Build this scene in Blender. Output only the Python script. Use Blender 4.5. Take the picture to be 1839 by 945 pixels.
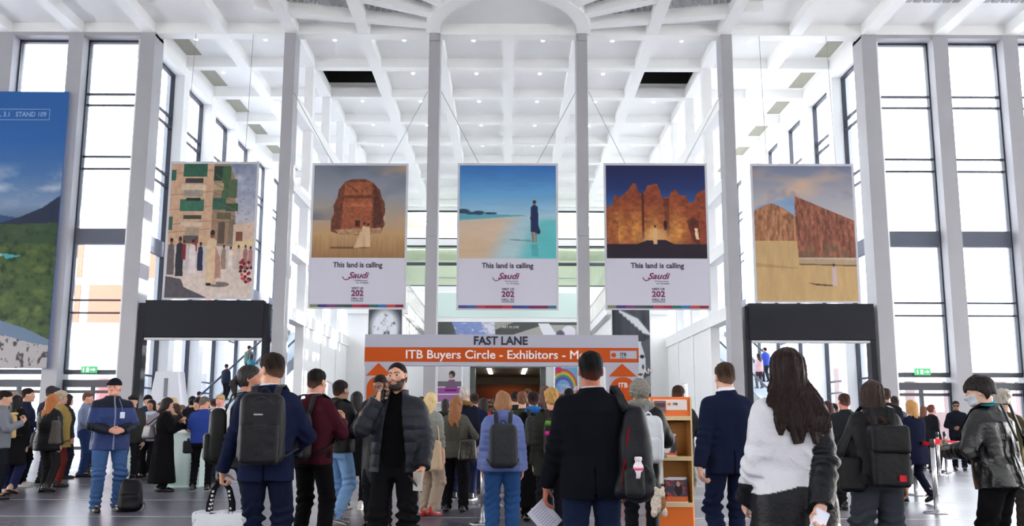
import bpy, bmesh, math, random
import numpy as np
from mathutils import Vector, Matrix, Euler
for _o in list(bpy.data.objects): bpy.data.objects.remove(_o)
SC = bpy.context.scene
COL = SC.collection
random.seed(7); RNG = np.random.RandomState(11)
PI = math.pi
# ---------------------------------------------------------------- camera
CF, CU, CV = 1400.0, 911.0, 569.0
PITCH, ROLL, CAMH = math.atan(186/1400), .0035, 1.25
_f = np.array([0, math.cos(PITCH), math.sin(PITCH)]); _u = np.array([0, -math.sin(PITCH), math.cos(PITCH)]); _r = np.array([1., 0, 0])
CR = _r*math.cos(ROLL)+_u*math.sin(ROLL); CUP = -_r*math.sin(ROLL)+_u*math.cos(ROLL); CFW = _f
cam = bpy.data.cameras.new('camera'); camo = bpy.data.objects.new('camera', cam); COL.objects.link(camo)
camo.matrix_world = Matrix(((CR[0], CUP[0], -CFW[0], 0), (CR[1], CUP[1], -CFW[1], 0), (CR[2], CUP[2], -CFW[2], CAMH), (0, 0, 0, 1)))
cam.sensor_fit = 'HORIZONTAL'; cam.sensor_width = 36; cam.lens = 36*CF/1839
cam.shift_x = (919.5-CU)/1839; cam.shift_y = (CV-472.5)/1839
cam.clip_start = .05; cam.clip_end = 500
SC.camera = camo
def P(u, v, Y):
    "point of the vertical plane at depth Y that the photo shows at (u, v)"
    d = CFW+CR*(u-CU)/CF+CUP*(CV-v)/CF
    q = np.array([0, 0, CAMH])+d*Y/d[1]
    return Vector(q)
# ---------------------------------------------------------------- light
SC.view_settings.view_transform = 'Standard'; SC.view_settings.look = 'None'
SC.view_settings.gamma = 1; SC.view_settings.use_curve_mapping = False
SC.view_settings.exposure = 0.1
W = bpy.data.worlds.new('sky'); SC.world = W; W.use_nodes = True
_nt = W.node_tree; _bg = _nt.nodes['Background']
_tc = _nt.nodes.new('ShaderNodeTexCoord'); _sp = _nt.nodes.new('ShaderNodeSeparateXYZ'); _cr = _nt.nodes.new('ShaderNodeValToRGB')
_nt.links.new(_tc.outputs['Generated'], _sp.inputs[0]); _nt.links.new(_sp.outputs['Z'], _cr.inputs[0])
_cr.color_ramp.elements[0].position = 0; _cr.color_ramp.elements[0].color = (1, .985, .955, 1)
_cr.color_ramp.elements[1].position = .7; _cr.color_ramp.elements[1].color = (.92, .95, 1, 1)
_nt.links.new(_cr.outputs[0], _bg.inputs[0]); _bg.inputs[1].default_value = 12.5
def lamp(name, kind, energy, color=(1, 1, 1), loc=(0, 0, 0), rot=None, **kw):
    l = bpy.data.lights.new(name, kind); l.energy = energy; l.color = color
    for k, v in kw.items(): setattr(l, k, v)
    o = bpy.data.objects.new(name, l); COL.objects.link(o); o.location = loc
    if rot: o.rotation_euler = rot
    return o
_sun = lamp('sun', 'SUN', 15.0, (1, .94, .84), angle=.01)
_sun.rotation_euler = Vector((-.92, -.33, -.19)).to_track_quat('-Z', 'Y').to_euler()
# ---------------------------------------------------------------- materials
def _lin(c): return tuple((x/12.92 if x <= .04045 else ((x+.055)/1.055)**2.4) for x in c)
def S(r, g, b): return _lin((r/255, g/255, b/255))
MATS = {}
def mat(name, col, rough=.6, metal=0., bump=0., scale=40., var=0., spec=.5, coat=0., emit=0., sheen=0., vcol=False, detail=3):
    if name in MATS: return MATS[name]
    m = bpy.data.materials.new(name); m.use_nodes = True; MATS[name] = m
    nt = m.node_tree; b = nt.nodes['Principled BSDF']
    b.inputs['Base Color'].default_value = (*col, 1); b.inputs['Roughness'].default_value = rough; b.inputs['Metallic'].default_value = metal
    b.inputs['Specular IOR Level'].default_value = spec; b.inputs['Coat Weight'].default_value = coat
    if sheen: b.inputs['Sheen Weight'].default_value = sheen
    if emit: b.inputs['Emission Color'].default_value = (*col, 1); b.inputs['Emission Strength'].default_value = emit
    if vcol:
        a = nt.nodes.new('ShaderNodeAttribute'); a.attribute_name = 'Col'; nt.links.new(a.outputs['Color'], b.inputs['Base Color'])
        if emit: nt.links.new(a.outputs['Color'], b.inputs['Emission Color'])
    if bump or var:
        tc = nt.nodes.new('ShaderNodeTexCoord'); n = nt.nodes.new('ShaderNodeTexNoise'); n.inputs['Detail'].default_value = detail
        if isinstance(scale, tuple):
            mp = nt.nodes.new('ShaderNodeMapping'); mp.inputs['Scale'].default_value = scale; n.inputs['Scale'].default_value = 1
            nt.links.new(tc.outputs['Object'], mp.inputs[0]); nt.links.new(mp.outputs[0], n.inputs['Vector'])
        else:
            n.inputs['Scale'].default_value = scale; nt.links.new(tc.outputs['Object'], n.inputs['Vector'])
        if bump:
            bp = nt.nodes.new('ShaderNodeBump'); bp.inputs['Strength'].default_value = bump; bp.inputs['Distance'].default_value = .02
            nt.links.new(n.outputs['Fac'], bp.inputs['Height']); nt.links.new(bp.outputs[0], b.inputs['Normal'])
        if var and not vcol:
            mx = nt.nodes.new('ShaderNodeMix'); mx.data_type = 'RGBA'
            mx.inputs[6].default_value = (*[c*(1-var) for c in col], 1); mx.inputs[7].default_value = (*[min(1, c*(1+var)) for c in col], 1)
            nt.links.new(n.outputs['Fac'], mx.inputs[0]); nt.links.new(mx.outputs[2], b.inputs['Base Color'])
    return m
def glass_mat(name, tint, refl=.07):
    m = bpy.data.materials.new(name); m.use_nodes = True; nt = m.node_tree; nt.nodes.clear()
    o = nt.nodes.new('ShaderNodeOutputMaterial'); t = nt.nodes.new('ShaderNodeBsdfTransparent'); g = nt.nodes.new('ShaderNodeBsdfGlossy'); x = nt.nodes.new('ShaderNodeMixShader')
    t.inputs[0].default_value = (*tint, 1); g.inputs['Roughness'].default_value = .02; x.inputs[0].default_value = refl
    nt.links.new(t.outputs[0], x.inputs[1]); nt.links.new(g.outputs[0], x.inputs[2]); nt.links.new(x.outputs[0], o.inputs[0])
    return m
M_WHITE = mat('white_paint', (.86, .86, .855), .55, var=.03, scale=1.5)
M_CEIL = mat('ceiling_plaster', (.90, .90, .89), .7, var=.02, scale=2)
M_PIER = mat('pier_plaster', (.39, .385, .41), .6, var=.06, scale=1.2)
M_SLAT = mat('slatted_panel', (.42, .42, .44), .7)
M_STEEL = mat('dark_window_steel', (.035, .04, .06), .45)
M_BAND = mat('grey_spandrel', (.10, .11, .15), .5)
M_BLACK = mat('black_void', (.01, .01, .01), .8)
M_GLASS = glass_mat('window_glass', (.93, .96, .99), .05)
M_GGREEN = glass_mat('green_glass', (.86, .93, .88), .06)
M_CHROME = mat('brushed_steel', (.62, .63, .65), .25, 1.)
M_DARK = mat('dark_fascia', (.020, .021, .028), .6, spec=.15)
# ---------------------------------------------------------------- mesh helpers
def link(name, verts, faces, material, parent=None, smooth=False, loc=None):
    me = bpy.data.meshes.new(name); me.from_pydata([tuple(v) for v in verts], [], [tuple(f) for f in faces]); me.update()
    if smooth: me.polygons.foreach_set('use_smooth', [True]*len(me.polygons))
    if isinstance(material, (list, tuple)):
        for m in material: me.materials.append(m)
    else: me.materials.append(material)
    o = bpy.data.objects.new(name, me); COL.objects.link(o)
    if parent is not None: o.parent = parent
    if loc is not None: o.location = loc
    return o
class MB:
    "collects simple solids into one mesh"
    def __init__(s): s.v = []; s.f = []
    def box(s, x0, x1, y0, y1, z0, z1):
        if x0 > x1: x0, x1 = x1, x0
        if y0 > y1: y0, y1 = y1, y0
        if z0 > z1: z0, z1 = z1, z0
        n = len(s.v)
        s.v += [(x0, y0, z0), (x1, y0, z0), (x1, y1, z0), (x0, y1, z0), (x0, y0, z1), (x1, y0, z1), (x1, y1, z1), (x0, y1, z1)]
        s.f += [[n+i for i in q] for q in ((0, 3, 2, 1), (4, 5, 6, 7), (0, 1, 5, 4), (1, 2, 6, 5), (2, 3, 7, 6), (3, 0, 4, 7))]
        return s
    def obox(s, a, b, w, h, up=(0, 0, 1)):
        "bar of section w x h from a to b"
        a = Vector(a); b = Vector(b); d = (b-a).normalized(); up = Vector(up)
        sx = d.cross(up); sx = (sx if sx.length > 1e-4 else Vector((1, 0, 0))).normalized(); sz = sx.cross(d).normalized(); n = len(s.v)
        for q in (a, b):
            for i, j in ((-1, -1), (1, -1), (1, 1), (-1, 1)): s.v.append(tuple(q+sx*(w/2*i)+sz*(h/2*j)))
        s.f += [[n+i for i in q] for q in ((0, 1, 2, 3), (7, 6, 5, 4), (0, 4, 5, 1), (1, 5, 6, 2), (2, 6, 7, 3), (3, 7, 4, 0))]
        return s
    def tube(s, pts, r, n=10, r2=None, caps=True):
        pts = [Vector(p) for p in pts]; base = len(s.v); N = len(pts); pv = None
        for i, p in enumerate(pts):
            d = (pts[min(i+1, N-1)]-pts[max(i-1, 0)]).normalized()
            if pv is None:
                a = Vector((0, 0, 1)) if abs(d.z) < .9 else Vector((1, 0, 0)); pv = d.cross(a).normalized()
            else: pv = (pv-d*pv.dot(d)).normalized()
            w = d.cross(pv); rr = r if r2 is None else r+(r2-r)*i/(N-1)
            for k in range(n):
                t = 2*PI*k/n; s.v.append(tuple(p+pv*(rr*math.cos(t))+w*(rr*math.sin(t))))
        for i in range(N-1):
            for k in range(n):
                k2 = (k+1) % n; s.f.append([base+i*n+k, base+i*n+k2, base+(i+1)*n+k2, base+(i+1)*n+k])
        if caps: s.f.append([base+k for k in range(n)][::-1]); s.f.append([base+(N-1)*n+k for k in range(n)])
        return s
    def ribbon(s, pts, w, t, side):
        "flat strap of width w along side(vector), thickness t"
        for i in range(len(pts)-1): pass
        pts = [Vector(p) for p in pts]; base = len(s.v); N = len(pts); sd = Vector(side).normalized()
        for i, p in enumerate(pts):
            d = (pts[min(i+1, N-1)]-pts[max(i-1, 0)]).normalized(); s2 = (sd-d*sd.dot(d)).normalized(); nn = d.cross(s2)
            for a, b in ((-1, -1), (1, -1), (1, 1), (-1, 1)): s.v.append(tuple(p+s2*(w/2*a)+nn*(t/2*b)))
        for i in range(N-1):
            for k in range(4):
                k2 = (k+1) % 4; s.f.append([base+i*4+k, base+i*4+k2, base+(i+1)*4+k2, base+(i+1)*4+k])
        s.f.append([base+3, base+2, base+1, base]); s.f.append([base+(N-1)*4+k for k in range(4)])
        return s
    def lathe(s, prof, cx=0, cy=0, n=24):
        base = len(s.v); N = len(prof)
        for r, z in prof:
            for k in range(n): s.v.append((cx+r*math.cos(2*PI*k/n), cy+r*math.sin(2*PI*k/n), z))
        for i in range(N-1):
            for k in range(n):
                k2 = (k+1) % n; s.f.append([base+i*n+k, base+i*n+k2, base+(i+1)*n+k2, base+(i+1)*n+k])
        s.f.append([base+k for k in range(n)][::-1]); s.f.append([base+(N-1)*n+k for k in range(n)])
        return s
    def prism(s, poly, y0, y1):
        "polygon in x,z extruded along y (poly counter-clockwise seen from -y)"
        n = len(s.v); N = len(poly)
        s.v += [(x, y0, z) for x, z in poly]+[(x, y1, z) for x, z in poly]
        s.f.append([n+i for i in range(N)]); s.f.append([n+N+i for i in range(N)][::-1])
        for i in range(N): j = (i+1) % N; s.f.append([n+j, n+i, n+N+i, n+N+j])
        return s
    def build(s, name, material, parent=None, smooth=False, loc=None, bevel=0.):
        o = link(name, s.v, s.f, material, parent, smooth, loc)
        if bevel:
            md = o.modifiers.new('edge', 'BEVEL'); md.width = bevel; md.segments = 2; md.limit_method = 'ANGLE'
        return o
def tag(o, label, cat, group=None, kind=None):
    o['label'] = label; o['category'] = cat
    if group: o['group'] = group
    if kind: o['kind'] = kind
    return o
def thing(name, label, cat, loc=(0, 0, 0), rz=0., group=None):
    o = bpy.data.objects.new(name, None); COL.objects.link(o); o.location = loc; o.rotation_euler = (0, 0, rz); o.empty_display_size = .2
    return tag(o, label, cat, group)
def struct(o): o['kind'] = 'structure'; return o
# ================================================================ the hall
YC, ZB, ZC = 32.0, 17.88, 18.36          # column plane, underside of the beams, ceiling
DY = 3.43; NB = 8; YE = YC+DY*NB+.35     # nave bays and end wall
COLX = (-9.45, -3.18, 3.18, 9.45)
GX = [i*3.15 for i in range(-5, 6)]
# floor: dark polished stone
def floor_mat():
    m = bpy.data.materials.new('polished_stone_floor'); m.use_nodes = True; nt = m.node_tree; b = nt.nodes['Principled BSDF']; L = nt.links
    tc = nt.nodes.new('ShaderNodeTexCoord'); br = nt.nodes.new('ShaderNodeTexBrick'); mp = nt.nodes.new('ShaderNodeMapping')
    L.new(tc.outputs['Object'], mp.inputs[0]); L.new(mp.outputs[0], br.inputs['Vector'])
    br.offset = 0; br.inputs['Scale'].default_value = 1; br.inputs['Brick Width'].default_value = 1.2; br.inputs['Row Height'].default_value = 1.2
    br.inputs['Mortar Size'].default_value = .006; br.inputs['Color1'].default_value = (.105, .100, .128, 1); br.inputs['Color2'].default_value = (.122, .116, .145, 1); br.inputs['Mortar'].default_value = (.035, .035, .04, 1)
    n = nt.nodes.new('ShaderNodeTexNoise'); n.inputs['Scale'].default_value = .6; n.inputs['Detail'].default_value = 5; L.new(tc.outputs['Object'], n.inputs['Vector'])
    mr = nt.nodes.new('ShaderNodeMapRange'); L.new(n.outputs['Fac'], mr.inputs[0]); mr.inputs[3].default_value = .20; mr.inputs[4].default_value = .40; L.new(mr.outputs[0], b.inputs['Roughness'])
    L.new(br.outputs['Color'], b.inputs['Base Color']); b.inputs['Specular IOR Level'].default_value = .32
    return m
struct(MB().box(-34, 34, -14, YE+16, -.3, 0).build('floor', floor_mat()))
for _i, (_y, _w) in enumerate(((10.3, .05), (12.4, .06), (15.2, .05), (8.9, .04))): struct(MB().box(-30, 30, _y, _y+_w, -.02, .002).build('trim_%d' % (_i+1), mat('pale_inlay', (.40, .40, .46), .35)))  # sunlight streaks across the floor, painted in as thin pale strips
# ceiling slab with a missing coffer on either side
holes = [(-9.45, -6.3, YC+DY, YC+2*DY), (6.3, 9.45, YC+DY, YC+2*DY)]
cm = MB(); cm.box(-34, 34, -14, YC+DY, ZC, ZC+.4); cm.box(-17, 17, YC+2*DY, YE+.5, ZC, ZC+.4)
for a, b in ((-17, -9.45), (-6.3, 6.3), (9.45, 17)): cm.box(a, b, YC+DY, YC+2*DY, ZC, ZC+.4)
struct(cm.build('ceiling', M_CEIL))
for k, (a, b, c, d) in enumerate(holes):
    vb = MB(); vb.box(a, b, c, d, ZC+1.7, ZC+1.75)
    for q in ((a-.05, a, c, d), (b, b+.05, c, d), (a, b, c-.05, c), (a, b, d, d+.05)): vb.box(*q, ZC+.4, ZC+1.75)
    o = struct(vb.build('ceiling_shaft', M_BLACK))
    t = MB()
    for yy in (.7, 1.6): t.tube([(a+.1, c+yy, ZC+.75), (b-.1, c+yy, ZC+.75)], .07)
    t.tube([((a+b)/2, c+1.6, ZC+.75), ((a+b)/2, c+1.6, ZC+1.6)], .03)
    tag(t.build('service_pipe', M_CHROME), 'steel service pipes inside the dark ceiling hole %s the central hall' % ('on the left of' if k == 0 else 'on the right of'), 'pipe')
# beams
for x in GX:
    struct(MB().box(x-.26, x+.26, YC+.3, YE, ZB, ZC+.05).build('ceiling_beam', M_CEIL))
for k in range(1, NB+1):
    y = YC+DY*k; struct(MB().box(-15.7, 15.7, y-.2, y+.2, ZB+.01, ZC+.05).build('ceiling_beam', M_CEIL))
struct(MB().box(-30, 30, YC-.05, YC+.45, ZB-.02, ZC+.05).build('ceiling_beam', M_CEIL))
for i in range(-9, 10):
    x = i*3.12
    if abs(x) < 5: continue
    struct(MB().box(x-.26, x+.26, 20, YC, ZB, ZC+.05).build('ceiling_beam', M_CEIL))
for sx in (-1, 1):
    struct(MB().box(sx*15.6, sx*30, 28.55, 29.0, ZB+.01, ZC+.05).build('ceiling_beam', M_CEIL))
# half-round ring and radiating ribs before the columns
rg = MB(); NS = 40; pts = []
for i in range(NS+1):
    t = PI*i/NS; pts.append((math.cos(t), math.sin(t)))
for (r0, r1) in ((2.95, 3.55),):
    for i in range(NS):
        (c0, s0), (c1, s1) = pts[i], pts[i+1]; n = len(rg.v)
        for (c, s_) in ((c0, s0), (c1, s1)):
            for r in (r0, r1):
                for z in (ZB-.01, ZC+.05): rg.v.append((r*c, YC-.1-r*s_, z))
        rg.f += [[n+0, n+4, n+6, n+2], [n+0, n+1, n+5, n+4], [n+2, n+6, n+7, n+3]]
struct(rg.build('ceiling_ring', M_CEIL))
for sx in (-1, 1):
    for dg in (9, 24, 40, 56):
        a = math.radians(dg); e = 8.5 if dg < 30 else 7
        struct(MB().obox((sx*3.4*math.cos(a), YC-.1-3.4*math.sin(a), (ZB+ZC)/2+.03), (sx*e*1.25*math.cos(a), YC-.1-e*1.25*math.sin(a), (ZB+ZC)/2+.03), .42, .48).build('ceiling_rib', M_CEIL))
    for (a0, a1) in ((11.5, 22), (26.5, 38), (42.5, 54)):            # grey slatted infill between the ribs
        sp = MB()
        for j in range(26):
            t0 = 3.7+j*.26
            q = []
            for (rr, aa) in ((t0, a0), (t0+.17, a0), (t0+.17, a1), (t0, a1)):
                aa = math.radians(aa); q.append((sx*rr*math.cos(aa), YC-.1-rr*math.sin(aa)))
            n = len(sp.v)
            for z in (ZC-.06, ZC-.01):
                sp.v += [(x, y, z) for x, y in q]
            sp.f += [[n, n+1, n+2, n+3], [n+4, n+5, n+6, n+7]]+[[n+i, n+(i+1) % 4, n+4+(i+1) % 4, n+4+i] for i in range(4)]
        struct(sp.build('ceiling_slat_panel', M_SLAT))
    sp = MB()
    for j in range(30):
        x = 16.2+j*.4; sp.box(sx*x, sx*(x+.3), 29.1, 30.0, ZC-.06, ZC-.01)
    struct(sp.build('ceiling_slat_panel', M_SLAT))
# downlights, one per coffer
lm = mat('lamp_glow', (1, .98, .92), .5, emit=4.)
dl = MB().lathe([(.08, 0), (.08, .03), (.06, .03)], n=14)
for k in range(NB):
    for i in range(10):
        x = GX[i]+1.575; y = YC+DY*(k+.42)
        if k == 1 and (-9.4 < x < -6.4 or 6.4 < x < 9.4): continue
        if k == 0 and i == 0:
            tag(dl.build('ceiling_light', lm), 'small round recessed downlight in a white ceiling coffer', 'ceiling light', 'recessed downlights of the coffered ceiling').location = (x, y, ZC-.03); dlo = bpy.data.objects['ceiling_light']
        else:
            c = dlo.copy(); COL.objects.link(c); c.location = (x, y, ZC-.03)
# ---- free standing columns
for x, sd in zip(COLX, ('far left', 'left of centre', 'right of centre', 'far right')):
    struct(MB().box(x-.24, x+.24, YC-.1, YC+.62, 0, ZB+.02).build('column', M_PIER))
# little grey junction boxes on the two middle columns and at their heads
for k, (u, v, w, h) in enumerate(((776, 417, 17, 14), (1048, 417, 17, 14), (781, 66, 17, 15), (1045, 66, 17, 15))):
    a = P(u-w/2, v+h/2, YC-.1); b = P(u+w/2, v-h/2, YC-.1)
    tag(MB().box(a.x, b.x, YC-.16, YC-.1, a.z, b.z).build('junction_box', mat('box_grey', (.38, .38, .41), .6)), ('square grey junction box half way up the middle-left white column', 'square grey junction box half way up the middle-right white column', 'square grey junction box at the head of the middle-left white column', 'square grey junction box at the head of the middle-right white column')[k], 'junction box')
# ---- front window walls
ZT = 17.74
RAILS = [15.28, 14.78, 12.46, 11.92, 6.2, 5.66]
wn = [0]
def window(x0, x1, y, z0, z1, rails, band=(8.6, 9.28), axis='x'):
    wn[0] += 1
    f = MB(); g = MB(); w = .07
    def bx(m, a, b, t, za, zb):
        if axis == 'x': m.box(a, b, y-t, y+t, za, zb)
        else: m.box(y-t, y+t, a, b, za, zb)
    for (a, b) in ((x0, x0+w), (x1-w, x1)): bx(f, a, b, .09, z0, z1)
    bx(f, x0, x1, .09, z1-.1, z1); bx(f, x0, x1, .09, z0, z0+.07)
    for r in rails:
        if z0 < r < z1: bx(f, x0, x1, .07, r-.035, r+.035)
    root = struct(f.build('window_%d' % wn[0], M_STEEL))
    if band: bm_ = MB(); bx(bm_, x0+w, x1-w, .11, band[0], band[1]); bm_.build('spandrel_panel', M_BAND, root)
    bx(g, x0+w, x1-w, .008, z0+.05, z1-.05); g.build('pane', M_GLASS, root)
    return root
def door(n, x0, x1, y):
    f = MB()
    for x in (x0, x1-.09, (x0+x1)/2-.06): f.box(x, x+(.12 if x not in (x0, x1-.09) else .09), y-.07, y+.07, 0, 2.62)
    f.box(x0, x1, y-.09, y+.09, 2.55, 2.85); f.box(x0, x1, y-.06, y+.06, 3.08, 3.2); f.box(x0, x1, y-.06, y+.06, 0, .12); f.box(x0, x1, y-.06, y+.06, 2.3, 2.42)
    root = struct(f.build('door_%d' % n, M_STEEL))
    MB().box(x0+.05, x1-.05, y-.008, y+.008, .1, 3.15).build('pane', M_GLASS, root)
    h = MB()
    for sx in (-.16, .16): h.tube([((x0+x1)/2+sx, y-.12, .85), ((x0+x1)/2+sx, y-.12, 1.45)], .02)
    h.build('door_handle', M_CHROME, root)
for sx, side in ((-1, 'left'), (1, 'right')):
    wm = MB()
    for k, x in enumerate((15.62, 18.72, 21.75, 24.8, 27.9)):
        w = .32
        wm.box(sx*(x-w), sx*(x+w), YC-.1, YC+.75, 0, ZB)
    wm.box(sx*15.3, sx*30, YC-.08, YC+.7, ZT, ZB+.02)
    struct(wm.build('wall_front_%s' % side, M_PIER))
    for k, x in enumerate((15.62, 18.72, 21.75, 24.8)):
        a, b = x+.32, (18.72, 21.75, 24.8, 27.9)[k]-.32
        window(min(sx*a, sx*b), max(sx*a, sx*b), YC+.45, 3.2, ZT, RAILS)
        door(k+1 if sx < 0 else k+5, min(sx*a, sx*b), max(sx*a, sx*b), YC+.45)
    # nave side wall
    nm = MB()
    for k in range(NB+1):
        y = YC+DY*k
        if k: nm.box(sx*15.31, sx*16.15, y-.3, y+.3, 0, ZB)
        else: nm.box(sx*15.95, sx*16.15, y+.2, y+.8, 0, ZB)
    nm.box(sx*15.32, sx*16.15, YC+.76, YE, 17.4, ZC)
    struct(nm.build('wall_nave_%s' % side, M_WHITE))
    for k in range(NB):
        y = YC+DY*k; window(y+(.3 if k else .75), y+DY-.3, sx*15.85, .05, 17.4, RAILS+[3.15, 2.6], axis='y')
    # small dark vent strip in the ceiling next to each window
    vm = mat('vent_strip', (.36, .35, .29), .7)
    for k in range(6):
        y = YC+DY*k
        tag(MB().box(sx*14.5, sx*15.2, y+.9, y+DY-.5, ZC-.04, ZC+.01).build('ceiling_vent', vm), 'grey-beige ventilation strip in the ceiling above the %s nave windows' % side, 'vent', 'ceiling vents along the %s windows' % side)
    # colonnade of the galleries
    for k in range(1, NB+1):
        y = YC+DY*k
        struct(MB().box(sx*9.25, sx*9.65, y-.2, y+.2, 0, ZB).build('column', M_WHITE))
    for z in (15.0, 11.3, 8.6, 5.75):
        struct(MB().box(sx*9.2, sx*9.7, YC+.5, YE, z-.28, z+.28).build('gallery_beam', M_WHITE))
    wl = MB()
    for k in range(1, NB):
        y = YC+DY*k
        if k in (1, 3): wl.box(sx*9.3, sx*9.5, y+.2, y+DY-.2, 0, 5.5)
        elif k in (2,): wl.box(sx*9.3, sx*9.5, y+.2, y+1.4, 0, 5.5); wl.box(sx*9.3, sx*9.5, y+1.4, y+DY-.2, 3.2, 5.5)
        else: wl.box(sx*9.3, sx*9.5, y+.2, y+DY-.2, 0, 8.4)
    struct(wl.build('wall_gallery_%s' % side, M_WHITE))
    # gallery deck with its balustrade
    y0 = 44.6
    struct(MB().box(sx*5.75, sx*9.3, y0, YE, 7.35, 7.85).build('gallery_deck', M_WHITE))
    struct(MB().box(sx*6.1, sx*9.3, y0+.4, YE, 0, 7.35).build('wall_under_gallery_%s' % side, M_WHITE))
    rt = thing('balustrade', 'grey steel balustrade with upright bars along the %s gallery' % side, 'railing', (sx*5.8, y0, 7.85))
    MB().box(-.03, .03, 0, YE-y0-.1, 1.22, 1.29).build('handrail', M_CHROME, rt)
    MB().box(-.02, .02, 0, YE-y0-.1, .1, .15).build('bottom_rail', M_CHROME, rt)
    n = 0
    for j in range(34):
        MB().box(-.015, .015, .1+j*.45, .13+j*.45, 0, 1.22).build('bar', M_CHROME, rt)
# ---- end wall with two glazed storeys, band of pictures and the passage to the next hall
def zv(v, Y=YE): return P(911, v, Y).z
def xu(u, Y=YE): return P(u, 600, Y).x
wb = MB(); wb.box(-9.4, 9.4, YE, YE+.5, zv(378), ZC); wb.box(-9.4, 9.4, YE, YE+.5, zv(441), zv(430)); wb.box(-9.4, 9.4, YE-.1, YE+.5, zv(526), zv(515))
wb.box(-9.4, 9.4, YE-.15, YE+.5, zv(579), zv(571)); wb.box(-9.4, xu(845), YE, YE+.5, 0, zv(571)); wb.box(xu(980), 9.4, YE, YE+.5, 0, zv(571)); wb.box(xu(845), xu(980), YE, YE+.5, zv(659), zv(571))
for x in (-9.2, -6.1, -3.05, 0, 3.05, 6.1, 9.2): wb.box(x-.16, x+.16, YE, YE+.4, zv(571), zv(378))
struct(wb.build('wall_end', M_WHITE))
for x0, x1 in ((-15.3, -9.4), (9.4, 15.3)): struct(MB().box(x0, x1, YE, YE+.4, 0, ZC).build('wall_end_aisle', M_WHITE))
for k, (va, vb, mm) in enumerate(((378, 430, M_GGREEN), (441, 474, M_GGREEN), (474, 515, M_GGREEN))):
    r_ = MB(); z0, z1 = zv(vb), zv(va)
    r_.box(-9.4, 9.4, YE+.1, YE+.2, z0, z0+.12); r_.box(-9.4, 9.4, YE+.1, YE+.2, z1-.12, z1)
    rr = struct(r_.build('window_%d' % (60+k), M_STEEL)); MB().box(-9.4, 9.4, YE+.14, YE+.16, z0, z1).build('pane', mm, rr)
bg = tag(MB().box(-5.6, 5.6, YE-.22, YE-.18, zv(571), zv(527)).build('glass_balustrade', mat('frosted_glass', (.62, .74, .69), .25)), 'pale green frosted glass balustrade of the end gallery', 'railing')
(MB().tube([(-5.75, YE-.3, zv(501)), (5.75, YE-.3, zv(501))], .05).box(-5.7,-5.64,YE-.33,YE-.27,zv(527),zv(501)).box(5.64,5.7,YE-.33,YE-.27,zv(527),zv(501)).build('handrail', M_CHROME, bg))
# rooms behind the glazing
rm = MB(); rm.box(-9.4, 9.4, YE+6, YE+6.2, zv(571), ZC); rm.box(-9.4, 9.4, YE+.5, YE+6, zv(436)-.2, zv(436)+.1); rm.box(-9.4, 9.4, YE+.5, YE+6, zv(520)-.2, zv(520)+.1); rm.box(-9.4, 9.4, YE+.5, YE+6, ZC-.6, ZC)
for sx in (-1, 1): rm.box(sx*9.4, sx*9.6, YE+.5, YE+6, zv(571), ZC)
struct(rm.build('wall_back_rooms', mat('room_paint', (.75, .76, .70), .7)))
tube_m = mat('strip_lamp', (1, .97, .9), .5, emit=30.)
for sx in (-1, 1):
    for j in range(3):
        tag(MB().box(sx*(6.6+.0*j)-.35, sx*6.6+.35, YE+1.2+j*1.6, YE+1.5+j*1.6, ZC-.74, ZC-.63).build('strip_light', tube_m), 'glowing strip lamp behind the upper end windows, %s side' % ('left' if sx < 0 else 'right'), 'lamp', 'strip lamps of the %s upper room' % ('left' if sx < 0 else 'right'))
for _z, _e in ((ZC-.75, 900), (zv(436)-.35, 330), (zv(520)-.35, 150)): lamp('gallery_room_lamp', 'AREA', _e, (1, .98, .93), (0, YE+1.3, _z), (1.0, 0, 0), shape='RECTANGLE', size=17, size_y=.5)  # added fill lights tilted at the back wall to brighten the glazed rooms
# passage
x0, x1, zt = xu(845), xu(980), zv(659)
pm = mat('passage_paint', (.16, .135, .11), .7)
ps = MB(); ps.box(x0-.3, x0, YE+.5, YE+14, 0, zt); ps.box(x1, x1+.3, YE+.5, YE+14, 0, zt); ps.box(x0-.3, x1+.3, YE+.5, YE+14, zt, zt+.3); ps.box(x0-.3, x1+.3, YE+14, YE+14.3, 0, zt+.3)
struct(ps.build('wall_passage', pm))
dj = MB(); dj.box(x0, x0+.42, YE-.03, YE+.3, 0, zt); dj.box(x1-.42, x1, YE-.03, YE+.3, 0, zt); dj.box(x0, x1, YE-.03, YE+.3, zt-.1, zt)
struct(dj.build('door_frame_passage', mat('olive_steel', (.10, .115, .10), .4)))
for sx in (-1, 1):
    for j in range(4):
        o = tag(MB().box(sx*1.42-.16, sx*1.42+.16, YE+1.6+j*2.1, YE+2.2+j*2.1, zt-.05, zt-.01).build('ceiling_lamp', mat('passage_lamp', (1, .9, .72), .5, emit=60.)), 'square glowing ceiling lamp in the %s row of the dark passage' % ('left' if sx < 0 else 'right'), 'lamp', 'passage ceiling lamps, %s row' % ('left' if sx < 0 else 'right'))
# closing the near hall behind the viewer: solid wall with a high glazed band
bk = MB(); bk.box(-34, 34, -14.3, -14, 0, 3); bk.box(-34, 34, -14.3, -14, 12, ZC)
for i in range(12): bk.box(-34+i*6, -28.8+i*6, -14.3, -14, 3, 12)
struct(bk.build('wall_back', M_WHITE))
for sx, s_ in ((-1, 'left'), (1, 'right')):
    sw = MB(); sw.box(sx*34, sx*34.3, -14, YC+.7, 0, 2); sw.box(sx*34, sx*34.3, -14, YC+.7, 7.5, ZC)
    for i in range(8): sw.box(sx*34, sx*34.3, -14+i*6, -12.4+i*6, 2, 7.5)
    sw.box(sx*30, sx*34.3, YC-.1, YC+.7, 0, ZC)
    struct(sw.build('wall_side_%s' % s_, M_WHITE))
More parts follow.
